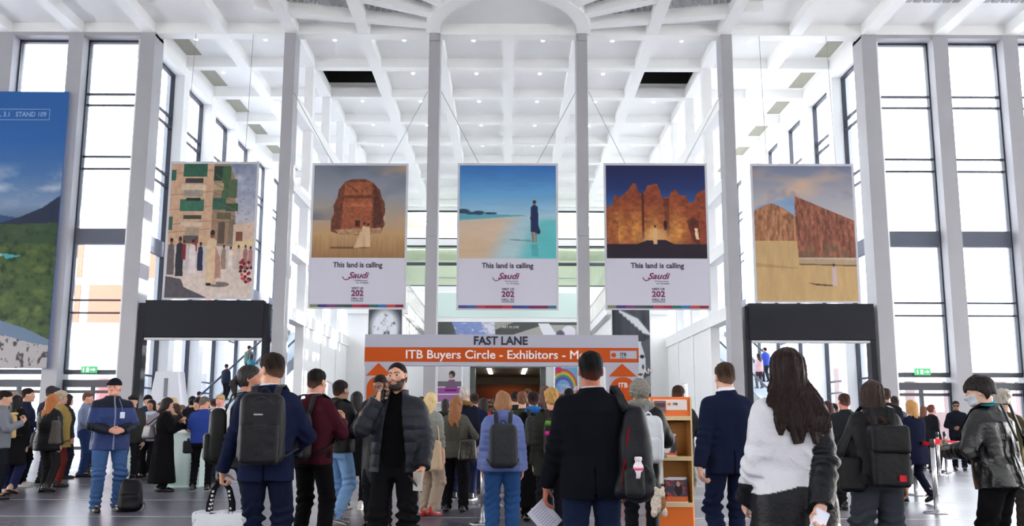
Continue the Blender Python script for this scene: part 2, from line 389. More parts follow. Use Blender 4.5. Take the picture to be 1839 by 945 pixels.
# ---- outside: paved ground and neighbouring buildings
og = MB(); og.box(-140, 140, YC+.8, 200, -.35, -.04); og.box(-140, -34.4, -60, YC+.8, -.35, -.04); og.box(34.4, 140, -60, YC+.8, -.35, -.04)
struct(og.build('ground_outside', mat('pale_paving', (.68, .67, .66), .9, var=.1, scale=.8)))
def facade(name, label, x0, x1, y0, y1, h, wallm, panelm, frame_m, nx, nz, z0):
    root = tag(MB().box(x0, x1, y0, y1, 0, h).build(name, wallm), label, 'building')
    dx = (x1-x0)/nx; dz = (h-.6-z0)/nz
    for i in range(nx):
        for j in range(nz):
            a = x0+i*dx+.35; b = a+dx-.7; z = z0+j*dz+.3
            MB().box(a, b, y0-.12, y0, z, z+dz-.6).build('cladding_panel' if (i+j) % 3 else 'window', panelm if (i+j) % 3 else frame_m, root)
    return root
M_OR = mat('orange_cladding', (.46, .085, .045), .7); M_WIN = mat('pale_window', (.45, .58, .66), .2); M_FW = mat('facade_white', (.72, .74, .76), .8)
facade('building', 'white framed building with orange cladding panels beyond the left windows', -42, -18, 62, 72, 16.5, M_FW, M_OR, M_WIN, 6, 2, 8.6)
facade('building', 'pale building with washed-out panels beyond the right windows', 19, 46, 70, 80, 13, mat('facade_pale', (.8, .8, .82), .8), mat('panel_pale', (.75, .72, .70), .8), M_WIN, 6, 2, 7.0)
b = MB().box(-40, -19.5, 58, 61, 0, 4.6).build('shed', mat('shed_grey', (.16, .17, .2), .6)); tag(b, 'low dark grey loading canopy beyond the left doors', 'building')
MB().box(-31, -27, 57.8, 58, .8, 4.2).build('red_panel', mat('dull_red', (.22, .04, .04), .6), b)
b = MB().box(24.5, 40, 56, 59, 0, 5.2).build('shed', mat('shed_pink', (.13, .075, .075), .6)); tag(b, 'low reddish building beyond the right windows', 'building')
MB().box(24.4, 40, 55.8, 56, 4.1, 5.3).build('fascia', mat('shed_fascia', (.25, .25, .27), .6), b)
# ================================================================ printed pictures (each a flat coloured grid at its place)
class Ras:
    def __init__(s, w, h, c=(255, 255, 255)):
        s.w, s.h = w, h; s.a = np.empty((h, w, 3)); s.a[:] = c
        s.X, s.Y = np.meshgrid((np.arange(w)+.5)/w, (np.arange(h)+.5)/h)
    def noise(s, sx, sy=None, seed=0, oct=3):
        sy = sy or sx; r = np.random.RandomState(seed); out = 0; amp = 1; tot = 0
        for o in range(oct):
            gx, gy = max(2, int(sx*2**o)), max(2, int(sy*2**o)); g = r.rand(gy+2, gx+2)
            fx, fy = s.X*gx, s.Y*gy; ix, iy = fx.astype(int), fy.astype(int); tx, ty = fx-ix, fy-iy
            tx = tx*tx*(3-2*tx); ty = ty*ty*(3-2*ty)
            v = (g[iy, ix]*(1-tx)+g[iy, ix+1]*tx)*(1-ty)+(g[iy+1, ix]*(1-tx)+g[iy+1, ix+1]*tx)*ty
            out = out+v*amp; tot += amp; amp *= .55
        return out/tot
    def put(s, m, c):
        m = np.clip(np.asarray(m, float), 0, 1)[..., None]; s.a = s.a*(1-m)+np.asarray(c, float)*m
    def mul(s, f): s.a = s.a*(f[..., None] if np.ndim(f) == 2 else f)
    def grad(s, stops, m=1., axis='y', lo=0., hi=1.):
        t = (s.Y if axis == 'y' else s.X); t = (t-lo)/(hi-lo); ks = [k for k, _ in stops]
        c = np.stack([np.interp(t, ks, [q[i] for _, q in stops]) for i in range(3)], -1)
        m = np.clip(np.asarray(m, float)*np.ones_like(s.X), 0, 1)[..., None]; s.a = s.a*(1-m)+c*m
    def rect(s, x0, y0, x1, y1): return ((s.X >= x0) & (s.X < x1) & (s.Y >= y0) & (s.Y < y1)).astype(float)
    def ell(s, cx, cy, rx, ry, soft=.08): return np.clip((1-np.sqrt(((s.X-cx)/rx)**2+((s.Y-cy)/ry)**2))/soft+.5, 0, 1)
    def poly(s, pts):
        m = np.zeros_like(s.X, bool); n = len(pts)
        for i in range(n):
            (x0, y0), (x1, y1) = pts[i], pts[(i+1) % n]
            if y0 == y1: continue
            m ^= ((y0 > s.Y) != (y1 > s.Y)) & (s.X < (x1-x0)*(s.Y-y0)/(y1-y0)+x0)
        return m.astype(float)
    def line(s, x0, y0, x1, y1, t):
        d = ((s.X-x0)*(x1-x0)+(s.Y-y0)*(y1-y0))/((x1-x0)**2+(y1-y0)**2); d = np.clip(d, 0, 1)
        return np.clip(1.2-np.hypot(s.X-x0-d*(x1-x0), (s.Y-y0-d*(y1-y0)))/t, 0, 1)
    def figure(s, x, y, h, robe, skin=(120, 80, 60), hair=(40, 30, 28), w=.11, asp=1.):
        "small printed walking figure, feet at x,y"
        wx = w*h/asp
        s.put(s.poly([(x-wx*.9, y), (x-wx*1.0, y-h*.45), (x-wx*.85, y-h*.80), (x-wx*.3, y-h*.85), (x+wx*.3, y-h*.85), (x+wx*.85, y-h*.80), (x+wx*1.0, y-h*.4), (x+wx*1.1, y)]), robe)
        s.put(s.ell(x, y-h*.92, wx*.42, h*.075), skin); s.put(s.ell(x, y-h*.955, wx*.45, h*.05), hair)
def print_sheet(name, ras, x0, x1, z0, z1, y, parent=None, material=None, right=None):
    "coloured grid facing the viewer (-y); right: vector for a turned sheet"
    w, h = ras.w, ras.h
    gx, gz = np.meshgrid(np.linspace(x0, x1, w), np.linspace(z1, z0, h)); n = w*h
    co = np.stack([gx.ravel(), np.full(n, y), gz.ravel()], 1)
    i = np.arange((h-1)*(w-1)); r_, c_ = i//(w-1), i % (w-1); a = r_*w+c_
    quads = np.stack([a, a+w, a+w+1, a+1], 1)
    me = bpy.data.meshes.new(name); me.vertices.add(n); me.vertices.foreach_set('co', co.ravel())
    me.loops.add(len(quads)*4); me.loops.foreach_set('vertex_index', quads.ravel()); me.polygons.add(len(quads))
    me.polygons.foreach_set('loop_start', np.arange(len(quads))*4); me.update(calc_edges=True)
    c = np.clip(ras.a/255., 0, 1); c = np.where(c <= .04045, c/12.92, ((c+.055)/1.055)**2.4).reshape(-1, 3)
    at = me.color_attributes.new('Col', 'FLOAT_COLOR', 'POINT'); at.data.foreach_set('color', np.concatenate([c, np.ones((n, 1))], 1).astype(np.float32).ravel())
    me.materials.append(material or mat('printed_sheet', (1, 1, 1), .55, vcol=True, spec=.25))
    o = bpy.data.objects.new(name, me); COL.objects.link(o)
    if parent is not None: o.parent = parent
    return o
def text(name, body, material, parent=None, loc=(0, 0, 0), size=None, width=None, bold=0., shear=0., align='CENTER', depth=.004, rot=None, space=1.):
    cu = bpy.data.curves.new(name, 'FONT'); cu.body = body; cu.size = size or 1; cu.align_x = align; cu.align_y = 'CENTER'
    cu.bevel_depth = bold*(size or 1); cu.bevel_resolution = 0; cu.shear = shear; cu.extrude = depth; cu.space_character = space; cu.resolution_u = 3
    tmp = bpy.data.objects.new(name, cu); COL.objects.link(tmp)
    dg = bpy.context.evaluated_depsgraph_get(); dg.update(); me = bpy.data.meshes.new_from_object(tmp.evaluated_get(dg)); bpy.data.objects.remove(tmp)
    co = np.empty(len(me.vertices)*3); me.vertices.foreach_get('co', co); co = co.reshape(-1, 3)
    if width:
        k = width/(co[:, 0].max()-co[:, 0].min()); co[:, 0] *= k
        if size is None: co[:, 1] *= k
    co = np.stack([co[:, 0], -co[:, 2], co[:, 1]], 1); me.vertices.foreach_set('co', co.ravel()); me.update()
    if ' ' in body and '\n' not in body:                     # every word a piece of its own
        xs = np.sort(co[:, 0]); gp = np.diff(xs); th = .16*(size or 1)*(width/1. if size is None and width else 1); cuts = [-1e9]+[(xs[i]+xs[i+1])/2 for i in np.where(gp > .36*gp.max())[0]]+[1e9]
        fs = [tuple(q.vertices) for q in me.polygons]; fc = np.array([np.mean([co[i, 0] for i in f]) for f in fs]); o = None
        for a_, b_ in zip(cuts[:-1], cuts[1:]):
            sel = [fs[i] for i in np.where((fc > a_) & (fc < b_))[0]]; us = sorted({i for f in sel for i in f}); mp = {q: j for j, q in enumerate(us)}
            if sel: o = link(name, co[us], [tuple(mp[i] for i in f) for f in sel], material, parent, loc=loc)
        bpy.data.meshes.remove(me); return o
    me.materials.clear(); me.materials.append(material); me.name = name
    o = bpy.data.objects.new(name, me); COL.objects.link(o); o.location = loc
    if rot: o.rotation_euler = rot
    if parent is not None: o.parent = parent
    return o
def paint_street():
    r = Ras(190, 270, (196, 170, 150)); n = r.noise(30, 40, 3)
    r.grad([(0, (120, 128, 150)), (.3, (160, 164, 180)), (.55, (190, 180, 178))])
    cl = r.noise(5, 9, 5); r.put((cl-.5)*2.2*(r.Y < .5), (190, 190, 200))
    r.put(r.poly([(0, 0), (.52, 0), (.52, .62), (0, .62)]), (196, 160, 132)); r.put(r.poly([(.5, 0), (.68, 0), (.76, .13), (.78, .62), (.5, .62)]), (150, 122, 100))
    for y in (.06, .22, .33, .44, .5): r.put(r.line(0, y+.02, .5, y-.01, .003), (140, 105, 90))
    for (x0, y0, x1, y1, c) in ((.14, .0, .42, .10, (48, 92, 74)), (.17, .11, .38, .15, (60, 60, 60)), (.13, .16, .41, .20, (205, 185, 160)), (.16, .2, .38, .25, (150, 140, 130)), (.12, .27, .40, .36, (58, 105, 86)), (.19, .26, .36, .28, (30, 40, 40)), (.17, .39, .38, .42, (70, 66, 60)), (.14, .44, .39, .47, (205, 185, 165)), (.2, .48, .36, .54, (160, 140, 120)), (0, .05, .06, .13, (52, 96, 84)), (0, .4, .05, .5, (60, 90, 80)), (.18, .54, .36, .6, (90, 80, 76))): r.put(r.rect(x0, y0, x1, y1), c)
    for (x0, y0, x1, y1, c) in ((.5, .02, .6, .13, (40, 66, 56)), (.6, .02, .7, .26, (66, 96, 66)), (.5, .15, .62, .2, (170, 150, 120)), (.5, .26, .66, .35, (52, 92, 76)), (.56, .37, .72, .42, (96, 90, 66)), (.68, .12, .78, .26, (82, 100, 74)), (.66, .3, .8, .36, (56, 84, 62)), (.58, .44, .66, .6, (90, 76, 66)), (.7, .42, .77, .6, (120, 106, 90))): r.put(r.rect(x0, y0, x1, y1), c)
    for i in range(6): r.put(r.line(.52, .08+i*.07, .78, .2+i*.05, .004), (110, 95, 76))
    r.put(r.poly([(.76, .46), (1, .44), (1, .7), (.76, .7)]), (205, 178, 158)); r.put(r.rect(.79, .51, .87, .58), (120, 76, 62)); r.put(r.poly([(.76, .6), (1, .57), (1, .6), (.8, .63)]), (214, 190, 140))
    r.put(r.poly([(0, .80), (1, .78), (1, 1), (0, 1)]), (206, 190, 180)); r.put(r.poly([(0, .84), (.18, .86), (.22, .92), (.5, 1), (0, 1)]), (82, 78, 84)); r.put(r.ell(.62, .9, .12, .02), (120, 108, 106))
    for x, y, h, c in ((.05, .83, .27, (100, 90, 90)), (.33, .66, .1, (150, 40, 44)), (.15, .84, .29, (44, 44, 54)), (.30, .82, .25, (214, 200, 200)), (.39, .8, .21, (40, 42, 70)), (.2, .72, .14, (130, 34, 36)), (.66, .79, .18, (150, 125, 105)), (.74, .79, .17, (220, 206, 194)), (.83, .79, .18, (190, 172, 160)), (.91, .79, .18, (150, 110, 104)), (.97, .79, .17, (170, 120, 120))): r.figure(x, y, h, c, asp=.72)
    for i in range(26): r.put(r.ell(.86+.13*RNG.rand(), .72+.17*RNG.rand(), .02, .012), ((150, 30, 40), (96, 30, 36), (60, 40, 40), (190, 70, 70))[i % 4])
    r.figure(.52, .9, .40, (206, 178, 146), asp=.72); r.put(r.poly([(.56, .62), (.62, .7), (.64, .85), (.57, .86)]), (170, 130, 110)); r.put(r.ell(.5, .9, .03, .012), (30, 28, 26))
    for i in range(9): r.put(r.ell(.8+.15*RNG.rand(), .18+.25*RNG.rand(), .006, .004), (80, 80, 90))
    r.mul(.9+.2*n); return r
def paint_tomb(r, m):
    "m: rows 0..1 of the picture"
    y = r.Y/m; n = r.noise(2, 8, 21, 3); n2 = r.noise(40, 60, 22); pic = (y < 1)*1.
    r.grad([(0, (112, 118, 132)), (.3, (142, 146, 156)), (.62, (176, 152, 128)), (.74, (186, 150, 108)), (1, (150, 112, 76))], pic, hi=m)
    r.put(pic*(n-.48)*2.0*(y < .62), (206, 158, 112)); r.put(pic*(r.noise(3, 8, 23, 2)-.5)*1.6*(y < .6), (92, 100, 118))
    P_ = lambda pts: r.poly([(a, b*m) for a, b in pts])
    r.put(P_([(.2, .72), (.2, .6), (.23, .52), (.22, .44), (.26, .36), (.27, .27), (.34, .18), (.42, .15), (.55, .15), (.64, .19), (.72, .27), (.74, .36), (.77, .4), (.78, .5), (.76, .58), (.78, .64), (.74, .72), (.6, .76), (.3, .75)]), (108, 60, 44))
    r.put(P_([(.34, .19), (.63, .18), (.64, .68), (.31, .70)]), (150, 84, 56)); r.put(P_([(.33, .33), (.635, .33), (.635, .36), (.33, .36)]), (104, 58, 42)); r.put(P_([(.32, .42), (.64, .42), (.64, .45), (.32, .45)]), (170, 100, 68))
    for i in range(5): r.put(P_([(.36+i*.024, .2+i*.018), (.385+i*.024, .2+i*.018), (.385+i*.024, .23+i*.018), (.36+i*.024, .22+i*.018)])+P_([(.6-i*.02, .2+i*.018), (.62-i*.02, .2+i*.018), (.61-i*.02, .23+i*.018)]), (116, 64, 46))
    r.put(P_([(.46, .6), (.51, .6), (.51, .67), (.46, .67)]), (70, 40, 32)); r.put(P_([(.66, .22), (.72, .36), (.76, .62), (.66, .68)]), (84, 46, 36)); r.put(P_([(.24, .7), (.74, .68), (.74, .74), (.3, .76)]), (168, 130, 100))
    k = P_([(.2, .72), (.2, .6), (.26, .36), (.34, .18), (.42, .15), (.55, .15), (.64, .19), (.74, .36), (.78, .5), (.78, .64), (.74, .74), (.3, .75)]); r.a *= (1+(n2-.5)[..., None]*.5*k[..., None])
    r.put(P_([(.2, .88), (.52, .885), (.66, .90), (.2, .905)]), (112, 84, 60))
    for x, h in ((.56, .26), (.60, .25)): r.figure(x, .88*m, h*m, (212, 178, 142), asp=.7)
    r.put(P_([(.56, .7), (.52, .72), (.45, .9), (.58, .88)]), (206, 172, 136))
    r.a *= (1+(r.noise(60, 9, 24)-.5)[..., None]*.18*((y > .76)*pic)[..., None])
def paint_beach(r, m):
    y = r.Y/m; pic = (y < 1)*1.
    r.grad([(0, (52, 108, 176)), (.3, (98, 158, 206)), (.5, (146, 188, 212)), (.56, (170, 196, 208)), (1, (170, 196, 200))], pic, hi=m)
    P_ = lambda pts: r.poly([(a, b*m) for a, b in pts])
    r.put(P_([(0, .53), (.6, .535), (.7, .545), (0, .6)]), (88, 158, 178)); r.put(pic*np.clip((y-.54)*14, 0, 1)*np.clip((r.X-.55-(1-y)*.42)*7, 0, 1), (110, 190, 194))
    sand = np.clip((y-.575+.06*np.minimum(r.X, .6))*22, 0, 1)*np.clip((1.02-.62*y-r.X)*5, 0, 1)*pic
    r.put(sand, (206, 182, 158)); r.put(pic*np.clip((y-.55)*2, 0, .5)*np.clip((r.X-.6)*3, 0, 1), (70, 176, 178)); r.put(sand*np.clip((y-.7)*2.2, 0, .5), (196, 164, 132))
    for cx, cy, rx, ry in ((.04, .5, .07, .026), (.12, .52, .06, .014), (.2, .515, .06, .022), (.31, .52, .05, .012), (.36, .52, .03, .01)): r.put(r.ell(cx, cy*m, rx, ry*m, .4), (44, 68, 90))
    r.put(r.poly([(.5, .795*m), (.75, .805*m), (.75, .82*m), (.55, .81*m)]), (120, 140, 140))
    r.figure(.775, .72*m, .34*m, (30, 44, 86), (132, 96, 82), (52, 40, 40), .13, .7); r.put(P_([(.74, .72), (.77, .72), (.775, .83), (.755, .83)])+P_([(.78, .72), (.80, .72), (.80, .83), (.785, .83)]), (150, 112, 98)); r.put(P_([(.8, .6), (.84, .72), (.82, .745), (.77, .72)]), (34, 46, 84))
    r.put(P_([(.74, .85), (.81, .85), (.82, .98), (.75, .98)])*.35, (50, 120, 130)); r.a *= (1+(r.noise(6, 40, 31)-.5)[..., None]*.07*pic[..., None])
def paint_fort(r, m):
    y = r.Y/m; pic = (y < 1)*1.; P_ = lambda pts: r.poly([(a, b*m) for a, b in pts])
    r.grad([(0, (30, 36, 78)), (.25, (36, 52, 104)), (.45, (50, 92, 150)), (1, (50, 92, 150))], pic, hi=m)
    wall = P_([(0, .86), (0, .44), (.06, .44), (.09, .32), (.14, .35), (.2, .3), (.27, .2), (.30, .2), (.33, .3), (.36, .32), (.38, .3), (.42, .22), (.51, .2), (.54, .26), (.56, .36), (.58, .36), (.6, .34), (.63, .35), (.66, .28), (.7, .26), (.74, .33), (.8, .33), (.83, .4), (.88, .4), (.90, .32), (.95, .28), (1, .26), (1, .86)])
    r.put(wall, (136, 66, 42)); g = np.clip(1-np.abs(y-.72)/.34, 0, 1)
    for cx, rx in ((.12, .12), (.3, .1), (.70, .13), (.47, .10)): r.put(wall*g*np.clip(1.15-np.abs(r.X-cx)/rx, 0, .9), (206, 142, 70))
    r.put(P_([(.36, .3), (.38, .3), (.38, .78), (.36, .8)])+P_([(.57, .36), (.63, .36), (.63, .76), (.6, .78)])*.6, (84, 40, 32)); r.put(P_([(.575, .6), (.605, .6), (.605, .7), (.575, .7)]), (44, 24, 26))
    r.put(P_([(.8, .6), (.86, .56), (.92, .6), (.93, .86), (.86, .82)])*.7, (80, 38, 32)); r.put(P_([(.04, .66), (.08, .58), (.12, .62), (.12, .86), (.02, .86)])*.5, (120, 60, 38)); r.put(P_([(.88, .68), (.91, .68), (.92, .8), (.89, .8)]), (224, 190, 150))
    r.a *= (1+(r.noise(26, 50, 41)-.5)[..., None]*.55*wall[..., None]); r.put(r.ell(.5, .78*m, .13, .1*m, .8)*.7, (226, 178, 116))
    r.put(P_([(0, .85), (.3, .85), (.4, .81), (.58, .8), (.68, .85), (1, .85), (1, 1), (0, 1)]), (40, 30, 42)); r.figure(.485, .85*m, .2*m, (214, 172, 128), asp=.7)
def paint_mirror():
    r = Ras(190, 270); n = r.noise(2, 7, 51, 3); n2 = r.noise(50, 26, 52, 3)
    r.grad([(0, (112, 120, 144)), (.2, (160, 158, 166)), (.4, (180, 180, 186)), (1, (190, 160, 110))])
    r.put((n-.42)*2.4*(r.Y < .36), (216, 176, 142)); r.put((r.noise(5, 9, 53)-.55)*3*(r.Y < .3), (118, 116, 134))
    r.put(r.poly([(.41, .23), (.42, .37), (.0, .35), (0, .33), (.05, .3)])*(r.Y > .2)*.8, (122, 158, 196))
    a = r.poly([(0, .34), (.1, .30), (.18, .28), (.28, .31), (.36, .35), (.42, .38), (.42, .57), (0, .57)]); b = r.poly([(.41, .225), (1, .41), (1, .68), (.42, .68)])
    r.put(a, (156, 108, 78)); r.put(b, (138, 86, 68)); k = np.clip(a+b, 0, 1); r.a *= (1+(n2-.5)[..., None]*.75*k[..., None]); r.a *= (1+(r.noise(70, 5, 54)-.5)[..., None]*.4*k[..., None]); r.put(b*(r.Y > .58)*(r.noise(20, 20, 55)-.4)*2, (112, 92, 70))
    r.put(r.poly([(0, .56), (.42, .56), (.43, .72), (1, .72), (1, 1), (0, 1)]), (192, 160, 112)); r.put(r.poly([(.43, .69), (1, .7), (1, .735), (.43, .725)]), (176, 152, 122)); r.put(r.poly([(.43, .725), (1, .735), (1, .745), (.43, .735)]), (110, 88, 64))
    r.put(r.poly([(0, .72), (.42, .755), (.42, .765), (0, .75)])*.4, (150, 116, 76)); r.put(r.poly([(.5, .865), (.76, .88), (.76, .89), (.6, .885)]), (96, 76, 58)); r.figure(.77, .885, .16, (196, 172, 172), asp=.72)
    r.a *= (1+(r.noise(30, 8, 56)-.5)[..., None]*.12*(r.Y > .56)[..., None]); return r
def hung_banner(label, corners, painter, full, words=True, accent=None, wires=()):
    "corners: u0, u1, v0, v1 at the column plane"
    u0, u1, v0, v1 = corners; y = YC-.32
    a = P(u0, v1, y); b = P(u1, v0, y); x0, x1, z0, z1 = a.x, b.x, a.z, b.z
    if not full: mid = .655
    t = thing('hanging_banner', label, 'banner', ((x0+x1)/2, y, z0), 0, 'travel banners hung between the columns')
    w, h = x1-x0, z1-z0; fr = MB()
    for (p, q, r_, s_) in ((-w/2-.09, w/2+.09, h, h+.10), (-w/2-.09, w/2+.09, -.06, 0), (-w/2-.09, -w/2, 0, h), (w/2, w/2+.09, 0, h)): fr.box(p, q, -.02, .03, r_, s_)
    fr.box(-w/2, w/2, .0, .025, 0, h).build('banner_frame', mat('banner_frame', (.55, .55, .6), .5), t)
    if full: print_sheet('picture', painter(), -w/2, w/2, 0, h, -.024, t)
    else:
        r = Ras(190, 270, (202, 200, 213)); painter(r, mid)
        cols = accent; k = len(cols)
        for i, c in enumerate(cols): r.put(r.rect(i/k, .978, (i+1)/k, 1.1), c)
        print_sheet('picture', r, -w/2, w/2, 0, h, -.024, t)
        ink = mat('banner_ink', S(50, 44, 66), .6); mag = mat('banner_magenta', S(120, 24, 84), .6); yy = -.03
        text('slogan', 'This land is calling', ink, t, (.0, yy, h*.293), size=.31, width=w*.53, bold=.022)
        text('script_logo', 'Saudi', mag, t, (.02, yy, h*.220), size=.36, width=w*.22, bold=.02, shear=.35)
        MB().tube([(-.60, yy, h*.213), (-.58, yy, h*.200), (-.50, yy, h*.190), (-.40, yy, h*.192), (-.30, yy, h*.204)], .018, 6).build('logo_swash', mag, t)
        text('logo_tagline', 'Welcome\n   to Arabia', ink, t, (.16, yy, h*.178), size=.095, width=w*.15)
        text('visit_line', 'VISIT US', ink, t, (.02, yy, h*.131), size=.135, width=w*.128, bold=.02); text('stand_number', '202', mag, t, (.02, yy, h*.096), size=.33, width=w*.13, bold=.03); text('hall_line', 'HALL 4.2', ink, t, (.02, yy, h*.060), size=.135, width=w*.128, bold=.02)
        MB().box(-w*.06, w*.07, yy-.002, yy+.003, h*.042, h*.046).build('fine_print', ink, t)
    for (du, dv, side) in wires:
        p = P(du, dv, YC-.1); MB().tube([(p.x-(x0+x1)/2, p.y-y, p.z-z0), (side*w*.3, 0, h+.06)], .012, 5).build('wire', mat('wire', (.25, .25, .27), .4, .6), t)
    if not wires:
        wm = MB()
        for q in (-.35, .35): wm.tube([(q*w, 0, h+.08), (q*w, .3, ZB-.01-z0)], .01, 5)
        wm.build('wire', mat('wire', (.25, .25, .27), .4, .6), t)
    return t
AC1 = [(120, 124, 90), (60, 56, 120), (120, 60, 110), (70, 80, 90), (60, 80, 80), (170, 50, 70), (150, 40, 70), (40, 110, 100), (50, 110, 170), (180, 70, 60), (130, 30, 60)]
AC2 = [(70, 70, 130), (60, 90, 150), (170, 60, 80), (160, 30, 60), (150, 34, 60), (180, 50, 60), (70, 60, 120), (60, 70, 140), (110, 40, 90), (120, 40, 80), (50, 110, 130)]
hung_banner('hanging banner with the old street and green balconies, over the left dark fascia', (295, 462, 295, 535), paint_street, True)
hung_banner('hanging banner with the carved sandstone tomb, above the end of the gallery', (556, 730, 298, 552), paint_tomb, False, accent=AC1, wires=((528, 167, -1), (768, 165, 1)))
hung_banner('hanging banner with a woman in blue on a turquoise beach', (823, 998, 298, 554), paint_beach, False, accent=AC2, wires=((793, 165, -1), (1034, 165, 1)))
hung_banner('hanging banner with the floodlit mud-brick fort at night', (1091, 1265, 298, 554), paint_fort, False, accent=AC1, wires=((1057, 165, -1), (1295, 170, 1)))
hung_banner('hanging banner with the mirrored wall in a desert, over the right dark fascia', (1360, 1528, 299, 541), paint_mirror, True)
# ---- tall landscape banner on the far left window wall
def paint_valley():
    r = Ras(170, 330); n = r.noise(24, 50, 61, 4)
    r.grad([(0, (40, 92, 156)), (.18, (44, 96, 160)), (.3, (70, 110, 160)), (.42, (120, 140, 168)), (.46, (96, 116, 140)), (1, (96, 116, 140))])
    c = r.noise(4, 18, 62, 4); r.put((c-.42)*4*np.clip(1-np.abs(r.Y-.36)/.1, 0, 1), (176, 182, 196))
    r.put(r.poly([(0, .46), (.4, .45), (.55, .46), (.7, .47), (1, .5), (0, .52)]), (44, 72, 112)); r.put(r.poly([(.5, .49), (.68, .465), (.86, .43), (1, .385), (1, .52), (.5, .52)]), (34, 44, 66))
    g = r.poly([(0, .5), (1, .485), (1, .9), (.8, .86), (.5, .82), (0, .8)]); r.put(g, (62, 84, 44)); r.put(g*(n-.45)*3, (30, 48, 30)); r.put(g*(r.noise(9, 26, 63)-.5)*3, (96, 108, 58)); r.put(g*(r.Y < .56)*.5, (40, 62, 54))
    r.put(r.poly([(0, .585), (.35, .58), (.6, .6), (.4, .625), (.2, .62), (0, .63)]), (150, 156, 160)); r.put(r.poly([(0, .63), (.3, .63), (.48, .66), (.3, .68), (0, .67)]), (172, 168, 166)); r.put(r.poly([(0, .675), (.25, .68), (.36, .72), (.2, .75), (0, .76)]), (26, 142, 146)); r.put(r.poly([(.55, .595), (.72, .605), (.6, .615)]), (60, 150, 156))
    s_ = r.poly([(0, .83), (.3, .84), (.6, .88), (.85, .91), (1, .92), (1, 1), (0, 1)]); r.put(s_, (164, 158, 160)); r.put(s_*((r.noise(30, 60, 64)-.66)*12), (60, 60, 60)); return r
y = YC-.3; a = P(111, 320, y); bt = P(124, 165, y); bb = P(90, 662, y)
bt_t = thing('landscape_banner', 'tall banner of a river valley under blue sky on the far left window wall', 'banner', (bt.x-4.1, y, bb.z))
w, h = 8.2, bt.z-bb.z
print_sheet('picture', paint_valley(), -1.0, w/2, 0, h, -.01, bt_t); MB().box(-w/2, w/2, 0, .03, 0, h).build('backing', mat('banner_backing', S(60, 104, 165), .6), bt_t)
bm = mat('banner_print_white', S(150, 178, 220), .6); q0 = P(0, 196, y); q1 = P(89, 216, y); lx = lambda x: x-(bt.x-4.1); lz = lambda z: z-bb.z
fx0, fx1 = lx(q0.x)-.7, lx(q1.x); fz0, fz1 = lz(q1.z), lz(q0.z)
fb = MB()
for q in ((fx0, fx1, fz1-.02, fz1), (fx0, fx1, fz0, fz0+.02), (fx0, fx0+.02, fz0, fz1), (fx1-.02, fx1, fz0, fz1)): fb.box(q[0], q[1], -.025, -.015, q[2], q[3])
fb.build('text_box', bm, bt_t); text('stand_text', 'HALL 3.1   STAND 109', bm, bt_t, ((fx0+fx1)/2+.02, -.02, (fz0+fz1)/2), size=.3, width=(fx1-fx0)*.88, bold=.01)
# ---- dark fascias above the two aisle portals
def portal(side, ua, ub, v0, v1, ul, ur, vp):
    y = YC+.15; a = P(ua, v1, y); b = P(ub, v0, y); l = P(ul, v1, y).x; r_ = P(ur, v1, y).x
    t = thing('portal_fascia', 'blank dark grey sign fascia on two posts under the %s' % side, 'sign board', ((l+r_)/2, y, 0)); cx = (l+r_)/2
    MB().box(a.x-cx, b.x-cx, -.25, .15, a.z, b.z).build('fascia_board', M_DARK, t, bevel=.02)
    for q in (l, r_): s_ = 1 if q == l else -1; MB().box(q-cx+s_*.09, q-cx+s_*.32, -.2, .2, 0, b.z-.12).build('post', M_DARK, t)
    MB().box(a.x-cx, b.x-cx, -.18, .1, a.z-.12, a.z-.03).build('light_trim', mat('fascia_trim', (.6, .6, .62), .5), t)
portal('street banner on the left', 262, 477, 541, 606, 247, 487, 0)
portal('desert wall banner on the right', 1343, 1564, 547, 611, 1333, 1573, 0)
# ---- FAST LANE portal
y = 24.; a = P(657, 602, y); b = P(1145, 602, y); cx = (a.x+b.x)/2; w = b.x-a.x; zz = lambda v: P(900, v, y).z
fl = thing('fast_lane_gate', 'grey and orange FAST LANE gate sign spanning the middle of the hall', 'sign', (cx, y, 0))
M_FLG = mat('gate_grey', S(172, 172, 188), .6); M_FLO = mat('gate_orange', S(186, 76, 16), .6, spec=.2)
MB().box(-w/2, w/2, -.12, .12, zz(658), zz(602)).build('header_board', M_FLG, fl)
MB().box(-w/2, w/2, -.126, -.12, zz(651), zz(625)).build('orange_band', M_FLO, fl)
text('fast_lane_lettering', 'FAST LANE', mat('gate_ink', S(26, 26, 50), .6), fl, (P(899, 613, y).x-cx, -.125, zz(613.5)), size=.36, width=P(947, 600, y).x-P(851, 600, y).x, bold=.03)
text('buyers_lettering', 'ITB Buyers Circle - Exhibitors - Media', mat('gate_white', S(236, 226, 226), .6), fl, ((P(730, 600, y).x+P(1075, 600, y).x)/2-cx, -.13, zz(638.5)), size=.37, width=P(1075, 600, y).x-P(730, 600, y).x, bold=.014)
c0 = P(1095, 645, y); c1 = P(1142, 631, y)
MB().box(c0.x-cx, c1.x-cx, -.132, -.126, c0.z, c1.z).build('logo_plate', M_FLG, fl)
text('plate_text', 'ITB', mat('gate_ink', S(26, 26, 50), .6), fl, (P(1118, 638, y).x-cx, -.135, zz(637)), size=.14, bold=.02)
text('plate_subtext', 'BERLIN', mat('gate_ink', S(26, 26, 50), .6), fl, (P(1118, 638, y).x-cx, -.135, zz(642.5)), size=.045, width=.18)
MB().lathe([(.075, 0), (.075, .004)], n=18).build('plate_mark', M_FLO, fl, loc=(P(1101, 638, y).x-cx, -.135, zz(638))).rotation_euler = (PI/2, 0, 0)
